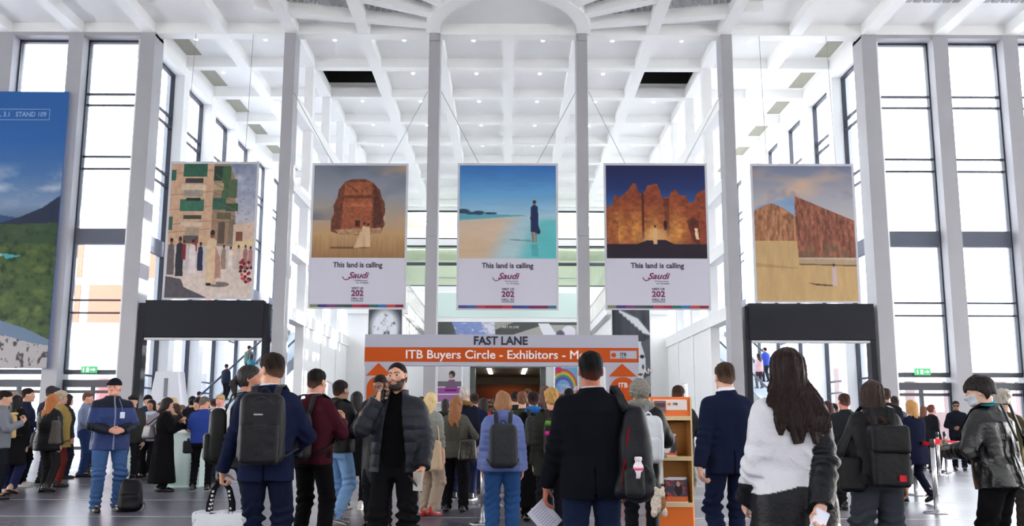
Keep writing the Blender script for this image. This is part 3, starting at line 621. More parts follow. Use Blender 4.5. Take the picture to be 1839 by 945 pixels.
for (ul, ur, ut, ua, ub) in ((657, 703, 681, 659, 705), (1088, 1145, 1116, 1092, 1142)):
    l, r_ = P(ul, 650, y).x-cx, P(ur, 650, y).x-cx
    MB().box(l, r_, -.10, .10, 0, zz(655)).build('upright_panel', M_FLG, fl)
    ap = P(ut, 653, y).x-cx; p0 = P(ua, 650, y).x-cx; p1 = P(ub, 650, y).x-cx; m = (p0+p1)/2; zt_ = zz(676)
    ar = MB().prism([(p0, zt_), (p1, zt_), (ap, zz(653))], -.130, -.10); R = (p1-p0)*.46; arc = []
    for i in range(17): t_ = PI*i/16; arc.append((m+R*math.cos(t_), zt_-.02-R*.95+R*.95*math.sin(t_)))
    ar.prism(arc+[(m-R, .9), (m+R, .9)], -.130, -.10); ar.build('arrow', M_FLO, fl)
    text('arrow_word', 'ITB', mat('gate_white', S(236, 226, 226), .6), fl, (m, -.134, zz(692)), size=.2, bold=.02)
# ---- black and white portrait banners behind the gate
def paint_portrait(seed, front):
    r = Ras(90, 170, (70, 72, 78)); n = r.noise(10, 24, seed, 4); r.a *= (.7+.6*r.noise(6, 3, seed+1))[..., None]
    if front:
        r.put(r.ell(.5, .34, .40, .30, .25), (200, 203, 210)); r.put(r.ell(.5, .16, .42, .16, .5), (226, 228, 234)); r.put((n-.55)*4*r.ell(.5, .34, .44, .3), (90, 94, 104)); r.put(r.ell(.34, .36, .09, .03, .5)+r.ell(.66, .36, .09, .03, .5), (50, 52, 60)); r.put(r.ell(.5, .6, .3, .18, .4), (150, 152, 160))
    else:
        for i in range(7): r.put(r.line(.2+.1*i, .02+.03*i, .7+.05*i, .1+.02*i, .018), (220, 220, 224))
        r.put(r.poly([(.42, .3), (.55, .27), (.85, .3), (.9, .42), (.86, .55), (.7, .66), (.5, .62), (.42, .5)]), (214, 216, 222)); r.put(r.poly([(.75, .3), (1, .25), (1, .6), (.88, .55), (.86, .42)]), (96, 98, 104)); r.put(r.ell(.55, .42, .07, .018, .5)+r.ell(.78, .42, .06, .016, .5), (40, 40, 48)); r.put(r.ell(.8, .51, .03, .02, .6)+r.ell(.7, .575, .09, .014, .5), (70, 70, 76)); r.put(r.poly([(.4, .66), (.75, .62), (1, .58), (1, .74), (.4, .76)]), (150, 152, 156)); r.put((n-.6)*4*(r.Y > .64), (30, 30, 36))
    return r
for nm, (u0, u1, v0, v1), fr, lab in (('portrait', (657, 722, 556, 760), True, 'black and white close-up portrait banner left behind the gate'), ('portrait', (1102, 1166, 556, 760), False, 'black and white portrait banner of a face in profile right of the gate')):
    y = 43.5; a = P(u0, v1, y); b = P(u1, v0, y); t = thing('portrait_banner', lab, 'banner', ((a.x+b.x)/2, y, a.z)); ww = b.x-a.x; hh = b.z-a.z
    MB().box(-ww/2-.06, ww/2+.06, 0, .06, -a.z, hh+.06).build('backing', M_WHITE, t); print_sheet('picture', paint_portrait(71 if fr else 77, fr), -ww/2, ww/2, 0, hh, -.012, t)
    if not fr:
        for k, (s_, v) in enumerate((('OGSIAN', 667), ('SH', 680), ('ART', 691))): text('lettering', s_, mat('gate_white', S(236, 226, 226), .6), t, (ww*.2, -.02, P(1150, v, y).z-a.z), size=.42 if k < 2 else .2, bold=.02)
# ---- picture band above the passage
r = Ras(240, 44, (84, 86, 84)); n = r.noise(40, 10, 81, 3)
r.put(r.poly([(.1, 0), (.42, 0), (.41, 1), (.14, 1)]), (130, 146, 196)); r.put(r.poly([(.31, 0), (.42, 0), (.41, 1), (.35, 1)]), (214, 212, 222)); r.put((n-.5)*4*((r.X > .12)*(r.X < .42)), (90, 100, 150)); r.put((n-.58)*4*((r.X > .12)*(r.X < .42)), (226, 226, 236))
r.put(r.poly([(.41, .6), (.55, .0), (.41, 0)]), (160, 160, 150)); r.put(r.poly([(.52, 1), (.76, .2), (1, .2), (1, 1)]), (168, 166, 156)); r.put(r.poly([(.72, .1), (.8, .1), (.86, 1), (.76, 1)]), (226, 226, 230)); r.put(r.ell(.94, .75, .05, .5, .2), (226, 222, 230)); r.put(r.ell(.88, .9, .03, .3, .4), (96, 90, 110))
a = P(786, 602, YE-.2); b = P(1036, 579, YE-.2)
t = thing('picture_band', 'long black and white picture band above the passage doors', 'banner', ((a.x+b.x)/2, YE-.03, a.z-.3)); ww = b.x-a.x
MB().box(-ww/2, ww/2, -.06, 0, 0, b.z-a.z+.3).build('backing', M_BAND, t); print_sheet('picture', r, -ww/2, ww/2, .3, b.z-a.z+.3, -.08, t)
text('lettering', 'ART IS LIVE', mat('gate_white', S(236, 226, 226), .6), t, (.25, -.1, .3+(b.z-a.z)*.62), size=.26)
# ---- framed posters on the end wall
def poster(label, u0, u1, v0, v1, r):
    y = YE-.02; a = P(u0, v1, y); b = P(u1, v0, y); t = thing('framed_poster', label, 'poster', ((a.x+b.x)/2, y, a.z)); ww, hh = b.x-a.x, b.z-a.z; f = MB()
    f.box(-ww/2-.12, ww/2+.12, -.1, 0, -.12, hh+.12).build('frame', M_CHROME, t); print_sheet('picture', r, -ww/2, ww/2, 0, hh, -.11, t)
r = Ras(80, 110, (226, 220, 224)); r.put(r.rect(0, .42, 1, .56), (120, 116, 116)); r.put(r.ell(.6, .22, .13, .1, .2), (60, 56, 58)); r.put(r.ell(.55, .28, .08, .07, .3), (190, 150, 130)); r.put(r.poly([(.3, .62), (.45, .38), (.7, .36), (.85, .62)]), (130, 100, 130)); r.put(r.rect(0, .6, 1, .76), (180, 92, 176)); r.put(r.rect(.3, .64, .8, .7), (120, 40, 120)); r.put(r.rect(0, .76, 1, .8), (236, 226, 236)); r.put(r.rect(0, .8, 1, 1.1), (190, 130, 190))
poster('framed poster with a seated figure over a purple band, left of the passage', 786, 829, 659, 722, r)
r = Ras(80, 110, (70, 66, 92)); r.put(r.ell(.2, .5, .7, .55, .1), (88, 110, 200)); r.put((r.noise(20, 30, 91)-.5)*4*r.ell(.2, .5, .7, .55, .1), (190, 200, 240)); r.put(r.rect(0, .66, 1, 1.1), (206, 40, 70))
poster('framed poster with a blue globe over red, at the left end of the wall', 716, 757, 659, 722, r)
r = Ras(80, 110, (130, 184, 226)); 
for k, c in enumerate(((214, 70, 70), (230, 150, 60), (228, 206, 80), (100, 180, 110), (80, 120, 200), (130, 90, 180))): r.put(r.ell(.35, .62, .62-.05*k, .56-.05*k, .02)*(1-r.ell(.35, .62, .57-.05*k, .51-.05*k, .02)), c)
r.put((r.noise(8, 10, 93)-.42)*5*(r.Y > .5), (232, 214, 230)); r.put((r.noise(20, 24, 94)-.5)*5*(r.Y > .66), (220, 60, 130)); r.put(r.ell(.16, .08, .14, .09, .1), (220, 60, 110))
poster('framed poster with a rainbow over pink blossom, right of the passage', 997, 1038, 660, 722, r)
# back wall of the passage: brown and orange sunset mural
r = Ras(150, 130, (62, 34, 34)); r.grad([(0, (110, 70, 44)), (.12, (214, 96, 36)), (.26, (196, 76, 34)), (.4, (110, 50, 40)), (.6, (70, 36, 40)), (1, (60, 40, 44))]); r.put(np.clip(np.abs(r.X-.5)*1.7-.2, 0, .85)*(r.Y < .5), (66, 36, 34)); r.put(r.poly([(.42, .33), (.5, .24), (.58, .33), (.55, .4), (.54, .8), (.46, .8), (.45, .4)]), (216, 110, 44)); r.put(r.poly([(.1, .9), (.3, .62), (.45, .8), (.4, 1), (.1, 1)]), (196, 70, 40))
y = YE+13.9; a0, b0 = x0+.02, x1-.02
t = thing('sunset_mural', 'brown and orange sunset mural on the back wall of the passage', 'mural', ((xu(845)+xu(980))/2, y, 0)); hw = (xu(980)-xu(845))/2-.03
xm = hw; print_sheet('picture', r, -xm, xm, 0, zv(659)-.7, -.05, t); MB().box(-xm, xm, -.04, .05, 0, zv(659)-.6).build('backing', pm, t)
text('lettering', 'PEOPLE\'S\nLAND', mat('gate_white', S(236, 226, 226), .6), t, (-1.75, -.07, 2.9), size=.36, width=1.2); text('lettering', 'LAND', mat('gate_white', S(236, 226, 226), .6), t, (1.75, -.07, 2.7), size=.5, width=1.1)
# ---- green exit signs over the doors
for u, v, lab in ((160, 664, 'green exit sign above the left glass door'), (1657, 668, 'green exit sign above the right glass door')):
    p = P(u, v, YC+.3); t = thing('exit_sign', lab, 'exit sign', (p.x, p.y, p.z-.14)); MB().box(-.32, .32, -.02, .06, 0, .28).build('light_box', mat('exit_green', S(70, 170, 110), .5, emit=.7), t); MB().box(-.04, .04, .06, .2, .06, .2).build('bracket', M_STEEL, t)
    MB().box(-.1, .0, -.026, -.02, .05, .22).box(.06, .22, -.026, -.02, .12, .16).prism([(.18, .07), (.27, .14), (.18, .21)], -.026, -.02).box(-.24, -.2, -.026, -.02, .05, .22).build('pictogram', mat('exit_white', (.9, .95, .9), .5, emit=.8), t)
# ================================================================ people: smooth bodies and clothes from distance fields
F32 = np.float32
def V(*a): return np.array(a if len(a) > 1 else a[0], float)
def smin(a, b, k):
    h = np.clip(.5+.5*(b-a)/k, 0, 1); return b+(a-b)*h-k*h*(1-h)
def smax(a, b, k): return -smin(-a, -b, k)
def cone(p, a, b, ra, rb):
    a = V(a); b = V(b); ba = b-a; t = np.clip((p-a)@ba/max(ba@ba, 1e-9), 0, 1)
    return np.linalg.norm(p-a-t[:, None]*ba, axis=1)-(ra+(rb-ra)*t)
def elld(p, c, r, R=None):
    q = p-V(c)
    if R is not None: q = q@R
    r = V(r); k = np.linalg.norm(q/r, axis=1); k2 = np.linalg.norm(q/(r*r), axis=1)+1e-9
    return k*(k-1)/k2
def rbox(p, c, b, r):
    q = np.abs(p-V(c))-(V(b)-r); return np.linalg.norm(np.maximum(q, 0), axis=1)+np.minimum(q.max(1), 0)-r
def loft(p, rows, e=2.):
    rows = sorted(rows); z = [r[0] for r in rows]; I = lambda k: np.interp(p[:, 2], z, [r[k] for r in rows])
    w, d = I(1), I(2); cx, cy = I(3), I(4); x = np.abs(p[:, 0]-cx)/w; y = np.abs(p[:, 1]-cy)/d
    k = (x**e+y**e)**(1/e); rad = (k-1)*np.minimum(w, d)
    return np.maximum(rad, np.maximum(z[0]-p[:, 2], p[:, 2]-z[-1]))
def wob(p, f, seed=0):
    "cheap smooth 3-d noise in about -1..1"
    r = np.random.RandomState(seed); out = 0
    q = p*np.asarray(f, float)
    q = q+.6*np.sin(q[:, [1, 2, 0]]*1.7+r.rand(3)*6)
    for i in range(4):
        k = r.randn(3); k /= np.linalg.norm(k); out = out+np.sin(q@k*(1+.5*i)+r.rand()*6.3)*(.8**i)
    return out/2.4
def isosurf(fn, lo, hi, h):
    B = 4; lo = V(lo); hi = V(hi); nb = np.ceil((hi-lo)/(h*B)).astype(int)+1; n = nb*B
    ctr = [lo[i]+(np.arange(nb[i])*B+(B-1)/2)*h for i in range(3)]
    C = np.stack(np.meshgrid(*ctr, indexing='ij'), -1).reshape(-1, 3); d = fn(C)
    act = np.abs(d) < B*h*1.5
    F = np.repeat(np.repeat(np.repeat(np.where(d < 0, -1., 1.).reshape(nb), B, 0), B, 1), B, 2).astype(F32)
    o = np.stack(np.meshgrid(*[np.arange(B)]*3, indexing='ij'), -1).reshape(-1, 3)
    bi = np.stack(np.unravel_index(np.where(act)[0], nb), -1)*B
    idx = (bi[:, None]+o[None]).reshape(-1, 3)
    if len(idx) == 0: return np.zeros((0, 3)), np.zeros((0, 4), int)
    vals = np.concatenate([fn(lo+idx[i:i+200000]*h) for i in range(0, len(idx), 200000)])
    F[idx[:, 0], idx[:, 1], idx[:, 2]] = vals
    F[0] = F[-1] = 1; F[:, 0] = F[:, -1] = 1; F[:, :, 0] = F[:, :, -1] = 1
    s = F < 0
    c8 = [(i, j, k) for i in (0, 1) for j in (0, 1) for k in (0, 1)]; N = [q-1 for q in F.shape]
    sl = lambda a, c: a[c[0]:c[0]+N[0], c[1]:c[1]+N[1], c[2]:c[2]+N[2]]
    cnt = sum(sl(s, c).astype(np.int8) for c in c8); cell = (cnt > 0) & (cnt < 8)
    ci = np.argwhere(cell); vid = np.full(N, -1); vid[cell] = np.arange(len(ci))
    val = np.stack([F[ci[:, 0]+c[0], ci[:, 1]+c[1], ci[:, 2]+c[2]] for c in c8], 1); acc = np.zeros((len(ci), 3)); w = np.zeros(len(ci))
    for a in range(8):
        for ax in range(3):
            if c8[a][ax]: continue
            b = c8.index(tuple(c8[a][q]+(q == ax) for q in range(3))); m = (val[:, a] < 0) != (val[:, b] < 0)
            t = np.zeros(len(ci)); t[m] = val[m, a]/(val[m, a]-val[m, b]); pt = np.tile(np.array(c8[a], float), (len(ci), 1)); pt[:, ax] += t
            acc += pt*m[:, None]; w += m
    verts = lo+(ci+acc/w[:, None])*h; quads = []
    for ax in range(3):
        a1, a2 = (ax+1) % 3, (ax+2) % 3; st = [slice(1, None)]*3; en = [slice(1, None)]*3
        A = s[tuple(slice(0, -1) if q == ax else slice(1, -1) for q in range(3))]; Bq = s[tuple(slice(1, None) if q == ax else slice(1, -1) for q in range(3))]
        for flip, m in ((0, A & ~Bq), (1, ~A & Bq)):
            e = np.argwhere(m)
            if not len(e): continue
            e = e+np.array([0 if q == ax else 1 for q in range(3)]); q4 = []
            for (da, db) in ((-1, -1), (0, -1), (0, 0), (-1, 0)):
                t = e.copy(); t[:, a1] += da; t[:, a2] += db; q4.append(vid[t[:, 0], t[:, 1], t[:, 2]])
            q4 = np.stack(q4, 1); quads.append(q4[:, ::-1] if flip else q4)
    return verts, np.concatenate(quads)
def sdf_obj(name, parts, material, parent, colf=None):
    "parts: list of (fn, lo, hi, h) meshed and joined into one object"
    vs, fs, n = [], [], 0
    for fn, lo, hi, h in parts:
        v, f = isosurf(fn, lo, hi, h); vs.append(v); fs.append(f+n); n += len(v)
    v = np.concatenate(vs); f = np.concatenate(fs)
    me = bpy.data.meshes.new(name); me.vertices.add(len(v)); me.vertices.foreach_set('co', v.astype(F32).ravel()); me.loops.add(len(f)*4); me.loops.foreach_set('vertex_index', f.ravel().astype(np.int32))
    me.polygons.add(len(f)); me.polygons.foreach_set('loop_start', np.arange(len(f), dtype=np.int32)*4); me.polygons.foreach_set('use_smooth', np.ones(len(f), bool)); me.update(calc_edges=True)
    if colf is not None:
        c = colf(v); at = me.color_attributes.new('Col', 'FLOAT_COLOR', 'POINT'); at.data.foreach_set('color', np.concatenate([c, np.ones((len(v), 1))], 1).astype(F32).ravel())
    me.materials.append(material); o = bpy.data.objects.new(name, me); COL.objects.link(o)
    if parent is not None: o.parent = parent
    return o
def cmat(kind, rgb):
    "cloth, leather, hair ... in a colour given as 0-255 sRGB"
    nm = '%s_%d_%d_%d' % ((kind,)+tuple(rgb)); c = S(*rgb)
    if kind == 'cloth': return mat(nm, c, .9, bump=.25, scale=180, spec=.08)
    if kind == 'denim': return mat(nm, c, .9, bump=.3, scale=90, var=.28, spec=.08)
    if kind == 'nylon': return mat(nm, c, .5, bump=.25, scale=22, spec=.22)
    if kind == 'leather': return mat(nm, c, .27, bump=.3, scale=30, spec=.55)
    if kind == 'hair': return mat(nm, c, .42, bump=.5, scale=(150, 150, 12), var=.4, spec=.18)
    if kind == 'skin': return mat(nm, c, .5, bump=.08, scale=60, var=.07, spec=.4)
    if kind == 'fur': return mat(nm, c, .95, bump=1., scale=70, var=.5, spec=.1)
    return mat(nm, c, .5, spec=.4)
def rotm(yaw=0, pitch=0, roll=0): return np.array(Euler((pitch, roll, yaw), 'XYZ').to_matrix())
def ik(Sh, T, l1, l2, hint):
    Sh, T = V(Sh), V(T); d = T-Sh; L = np.linalg.norm(d); mx = (l1+l2)*.998
    if L > mx: T = Sh+d/L*mx; d = T-Sh; L = mx
    u = d/L; a = (l1*l1-l2*l2+L*L)/(2*L); hh = math.sqrt(max(l1*l1-a*a, 0)); hv = V(hint); pv = hv-u*(hv@u); pv /= np.linalg.norm(pv)+1e-9
    return Sh+u*a+pv*hh, T
ARM = {  # wrist in the torso frame of a 1.75 m figure, elbow hint, hand direction, palm normal, curl
    'down': ((.222, .03, .83), (.4, -1, 0), (0, .1, -1), (-1, 0, 0), .45),
    'back': ((.19, -.12, .86), (.6, -1, 0), (-.2, -.2, -1), (-.6, 0, 0), .6),
    'fwd': ((.20, .16, .90), (.5, -1, -.2), (0, .5, -.8), (-1, 0, 0), .5),
    'chest': ((.09, .30, 1.20), (.7, -.2, -1), (-.6, .5, .5), (-.2, -.8, .3), .7),
    'belly': ((.06, .27, 1.06), (1, -.3, -.6), (-.9, .3, -.1), (0, -1, 0), .8),
    'phone': ((.13, .30, 1.24), (.6, -.2, -1), (-.4, .4, .8), (-.5, -.8, .2), .8),
    'ear': ((.125, .17, 1.435), (.5, .25, -1), (-.10, -.50, .86), (-.9, -.1, -.2), .75),
    'pocket': ((.20, .06, .93), (.8, -1, 0), (-.3, .4, -.8), (-1, 0, 0), .5),
    'strap': ((.16, .16, 1.30), (.7, -.1, -1), (-.4, -.1, .8), (-.3, -1, 0), .9),
    'backclasp': ((.05, -.19, .86), (1, -.2, 0), (-.5, -.3, -.8), (0, 1, 0), .5),
    'tray': ((.2, .30, 1.10), (.5, -.5, -1), (-.1, .9, .2), (-.2, 0, 1), .4),
}
class Skel:
    def __init__(s, H, build=1., fem=False, lean=0, hyaw=0, hpitch=0, hroll=0, armL='down', armR='down', stride=0., fwd='L', feet=.10):
        k = H/1.75; s.k = k; s.b = build; s.fem = fem; s.lean = math.radians(lean); s.piv = V(0, 0, .93*k)
        s.Rl = np.array(Matrix.Rotation(-s.lean, 3, 'X'))
        sw = (.142 if fem else .162)*build*k; s.sw = sw
        T = lambda p: s.Rl@(V(p)-s.piv)+s.piv
        s.T = T; s.head = T((0, .02*k, 1.632*k)); s.neck = T((0, -.012*k, 1.47*k)); s.Rh = s.Rl@rotm(math.radians(hyaw), math.radians(hpitch), math.radians(hroll))
        s.arms = {}
        for sd, a in ((-1, armL), (1, armR)):
            q = ARM[a] if isinstance(a, str) else a
            m = V(sd, 1, 1); sh = V(sd*sw, -.012*k, 1.388*k); w = V(q[0])*m*k; w[0] += sd*(build-1)*.12
            e, w = ik(sh, w, .292*k, .262*k, V(q[1])*m)
            d = V(q[2])*m; d = d/np.linalg.norm(d); nn = V(q[3])*m; nn = nn-d*(nn@d); nn /= np.linalg.norm(nn)
            s.arms[sd] = (T(sh), T(e), T(w), s.Rl@d, s.Rl@nn, q[4])
        s.legs = {}
        for sd in (-1, 1):
            f = (1 if (fwd == 'L') == (sd < 0) else -1)*stride
            hip = V(sd*.092*build*k, 0, .91*k); an = V(sd*feet*k, .34*f*k, (.085+(max(0, -f)*.16))*k)
            kn, an = ik(hip, an, .425*k, .415*k, (sd*.12, 1, 0)); s.legs[sd] = (hip, kn, an, max(0, -f)*45)
    def inv(s, p): return (p-s.piv)@s.Rl+s.piv if s.lean else p
def head_sdf(p, sk, detail=True):
    k = sk.k*(.97 if sk.fem else 1); q = (p-sk.head)@sk.Rh/k; m = q*V(1, 1, 1); m[:, 0] = np.abs(q[:, 0])
    d = elld(q, (0, -.012, .028), (.074, .096, .088)); d = smin(d, elld(q, (0, .022, -.035), (.062, .074, .082)), .03); d = smin(d, elld(m, (.026, .058, -.082), (.026, .024, .024)), .03)
    d = smin(d, cone(m, (0, .08, -.094), (.012, .078, -.096), .018, .016), .02)
    d = smin(d, elld(m, (.044, .056, -.018), (.024, .026, .022)), .02)
    d = smin(d, cone(m, (.006, .088, .026), (.045, .068, .026), .010, .009), .014)
    d = smax(d, -elld(m, (.031, .101, .006), (.018, .016, .011)), .012)
    d = smin(d, cone(m, (.020, .0865, .0150), (.043, .0795, .0125), .0052, .0048), .003); d = smin(d, cone(m, (.021, .086, -.0055), (.042, .080, -.0045), .0045, .0042), .004)
    d = smin(d, cone(q, (0, .088, .018), (0, .113, -.027), .007, .0115), .010); d = smin(d, elld(m, (.011, .098, -.031), (.009, .012, .008)), .008)
    d = smin(d, cone(m, (0, .095, -.053), (.018, .087, -.055), .0062, .004), .007); d = smin(d, cone(m, (0, .093, -.065), (.015, .086, -.0635), .0075, .005), .007)
    ear = np.maximum(elld(m, (.078, -.008, -.004), (.011, .023, .034)), -elld(m, (.090, .000, 0), (.009, .013, .022))); d = smin(d, ear, .006)
    return d*k
def hand_prims(sk, sd, grow=0.):
    w, d, n, curl = sk.arms[sd][2:6]; k = sk.k*(.93 if sk.fem else 1); t = np.cross(d, n)*sd; out = []
    ln = (.92, 1.02, .96, .76)
    for i in range(4):
        b = w+k*(d*(.088-.004*abs(i-1))+t*(.031-.0205*i)); out.append((w+k*(d*.012+t*(.014-.009*i)), b, .017*k, .0125*k, .010))
        a = .12+.05*i; q = b; r = .0088*k+grow
        for j, L in enumerate((.042, .028, .021)):
            a += curl*(.75 if j == 0 else 1.0); e = q+k*L*ln[i]*(d*math.cos(a)+n*math.sin(a))+0*t; r2 = r*.93; out.append((q, e, r, r2, .004)); q = e; r = r2
    b = w+k*(d*.022+t*.028+n*.008); q = b+k*.045*(d*.62+t*.58+n*.5*(.6+curl)); e = q+k*.032*(d*.75+t*(.35-.5*curl)+n*(.3+.6*curl)); out += [(w+k*d*.01, b, .018*k, .015*k, .012), (b, q, .0135*k, .0105*k+grow, .008), (q, e, .0105*k+grow, .0085*k+grow, .004)]
    return out
def hand_sdf(p, sk, sd, grow=0.):
    e, w = sk.arms[sd][1], sk.arms[sd][2]; d = cone(p, w+(e-w)*.35, w, .036*sk.k, .026*sk.k)
    for a, b, ra, rb, kk in hand_prims(sk, sd, grow): d = smin(d, cone(p, a, b, ra, rb), kk*sk.k)
    return d
def body_sdf(p, sk, hands=True):
    k = sk.k; b = sk.b; q = sk.inv(p)/k
    d = loft(q, [(.84, .13*b, .10, 0, 0), (.95, .15*b, .105, 0, -.01), (1.08, .13*b, .09, 0, 0), (1.26, .155*b, .105, 0, 0), (1.37, .15*b, .09, 0, -.01), (1.44, .09*b, .06, 0, -.012), (1.48, .055, .055, 0, -.012)])*k
    d = smin(d, cone(p, sk.T(V(0, -.02, 1.40)*k), sk.T(V(0, .004, 1.57)*k), .062*k, .055*k), .04*k)
    d = smin(d, cone(p, sk.neck, sk.head+sk.Rh@V(0, -.02, -.05)*k, (.052 if sk.fem else .060)*k, (.048 if sk.fem else .056)*k), .03*k)
    d = smin(d, head_sdf(p, sk), .015*k)
    for sd in (-1, 1):
        sh, e, w = sk.arms[sd][:3]; d = smin(d, cone(p, sh, e, .048*k, .04*k), .03*k); d = smin(d, cone(p, e, w, .04*k, .027*k), .015*k)
        hp, kn, an, rp = sk.legs[sd]; d = smin(d, cone(p, hp, kn, .078*k*b, .052*k), .03*k); d = smin(d, cone(p, kn, an, .05*k, .036*k), .02*k)
        d = smin(d, cone(p, an, an+V(0, .13, -.045)*k, .035*k, .022*k), .02*k)
        if hands:
            for a, bb, ra, rb, kk in hand_prims(sk, sd): d = smin(d, cone(p, a, bb, ra, rb), kk*k)
    return d
def bnds(sk, pad=.12):
    pts = [sk.head+V(0, 0, .16*sk.k), sk.head+V(.1, .14, 0), sk.head-V(.1, .14, 0)]+[x for a in sk.arms.values() for x in a[:3]]+[x for l in sk.legs.values() for x in l[:3]]+[V(0, .18, 1), V(0, -.2, 1)]
    for a in sk.arms.values(): pts.append(a[2]+a[3]*.2*sk.k)
    pts = np.array(pts); lo = pts.min(0)-pad; hi = pts.max(0)+pad; lo[2] = -.02; return lo, hi
def make_body(root, sk, h, skin, face=None):
    lo, hi = bnds(sk, .05)
    cf = None; m = cmat('skin', skin)
    if face is not None:
        base = np.array(S(*skin))
        def cf(v):
            q = (v-sk.head)@sk.Rh/sk.k; x = np.abs(q[:, 0]); c = np.tile(base, (len(v), 1))
            lip = np.clip(1.3-np.hypot(x/.021, (q[:, 2]+.059)/.0115), 0, 1)*(q[:, 1] > .07); c = c*(1-lip[:, None])+lip[:, None]*base*V(.8, .5, .5)
            red = np.clip(1.2-np.hypot((x-.042)/.03, (q[:, 2]+.02)/.03), 0, 1)*(q[:, 1] > .04)*.35; c = c*(1-red[:, None]*V(0, .35, .35))
            if face.get('stubble'):
                st = np.clip((-.028-q[:, 2]+np.maximum(0, .02-x)*0)*40, 0, 1)*np.clip((q[:, 1]-.0)*30, 0, 1)*(q[:, 2] > -.125)*(1-lip); c = c*(1-st[:, None]*face['stubble']*V(1, .95, .85))
            if face.get('buzz') is not None:
                a = np.clip((q[:, 2]-.062+.55*(-q[:, 1]+.075)*(q[:, 1] < .075)-.02)*40, 0, 1)*0+np.clip((.72*q[:, 2]-.62*q[:, 1]+.0)*40, 0, 1)*(q[:, 2] > -.07); c = c*(1-a[:, None]*.55)
            return c
        m = mat('skin_tinted', (1, 1, 1), .48, bump=.08, scale=60, vcol=True, spec=.4)
    parts = [(lambda p: body_sdf(p, sk, h < .0085), lo, hi, h)]
    if h >= .0085:
        for sd in (-1, 1):
            w = sk.arms[sd][2]; parts.append((lambda p, sd=sd: hand_sdf(p, sk, sd, .0012), w-.2, w+.2, .0065 if h < .013 else .0085))
    o = sdf_obj('body', parts, m, root, cf)
    if face is not None and face.get('eyes', True):
        for sd in (-1, 1):
            c = sk.head+sk.Rh@V(sd*.031, .0780, .005)*sk.k; R = .0125*sk.k; n = 14; vs, fs = [], []
            for i in range(n+1):
                for j in range(n):
                    t = PI*i/n; ph = 2*PI*j/n; vs.append(c+sk.Rh@V(math.sin(t)*math.cos(ph), math.cos(t), math.sin(t)*math.sin(ph))*R)
            for i in range(n):
                for j in range(n): fs.append((i*n+j, i*n+(j+1) % n, (i+1)*n+(j+1) % n, (i+1)*n+j))
            eo = link('eye', vs, fs, [mat('eye_white', (.75, .72, .7), .2), mat('iris', S(58, 38, 28), .15), mat('pupil', (.01, .01, .01), .1)], root, True)
            for pi, pl in enumerate(eo.data.polygons): rI = pi//n; pl.material_index = 2 if rI < 1 else (1 if rI < 3 else 0)
    return o
def head_frame(p, sk): return (p-sk.head)@sk.Rh/(sk.k*(.97 if sk.fem else 1))
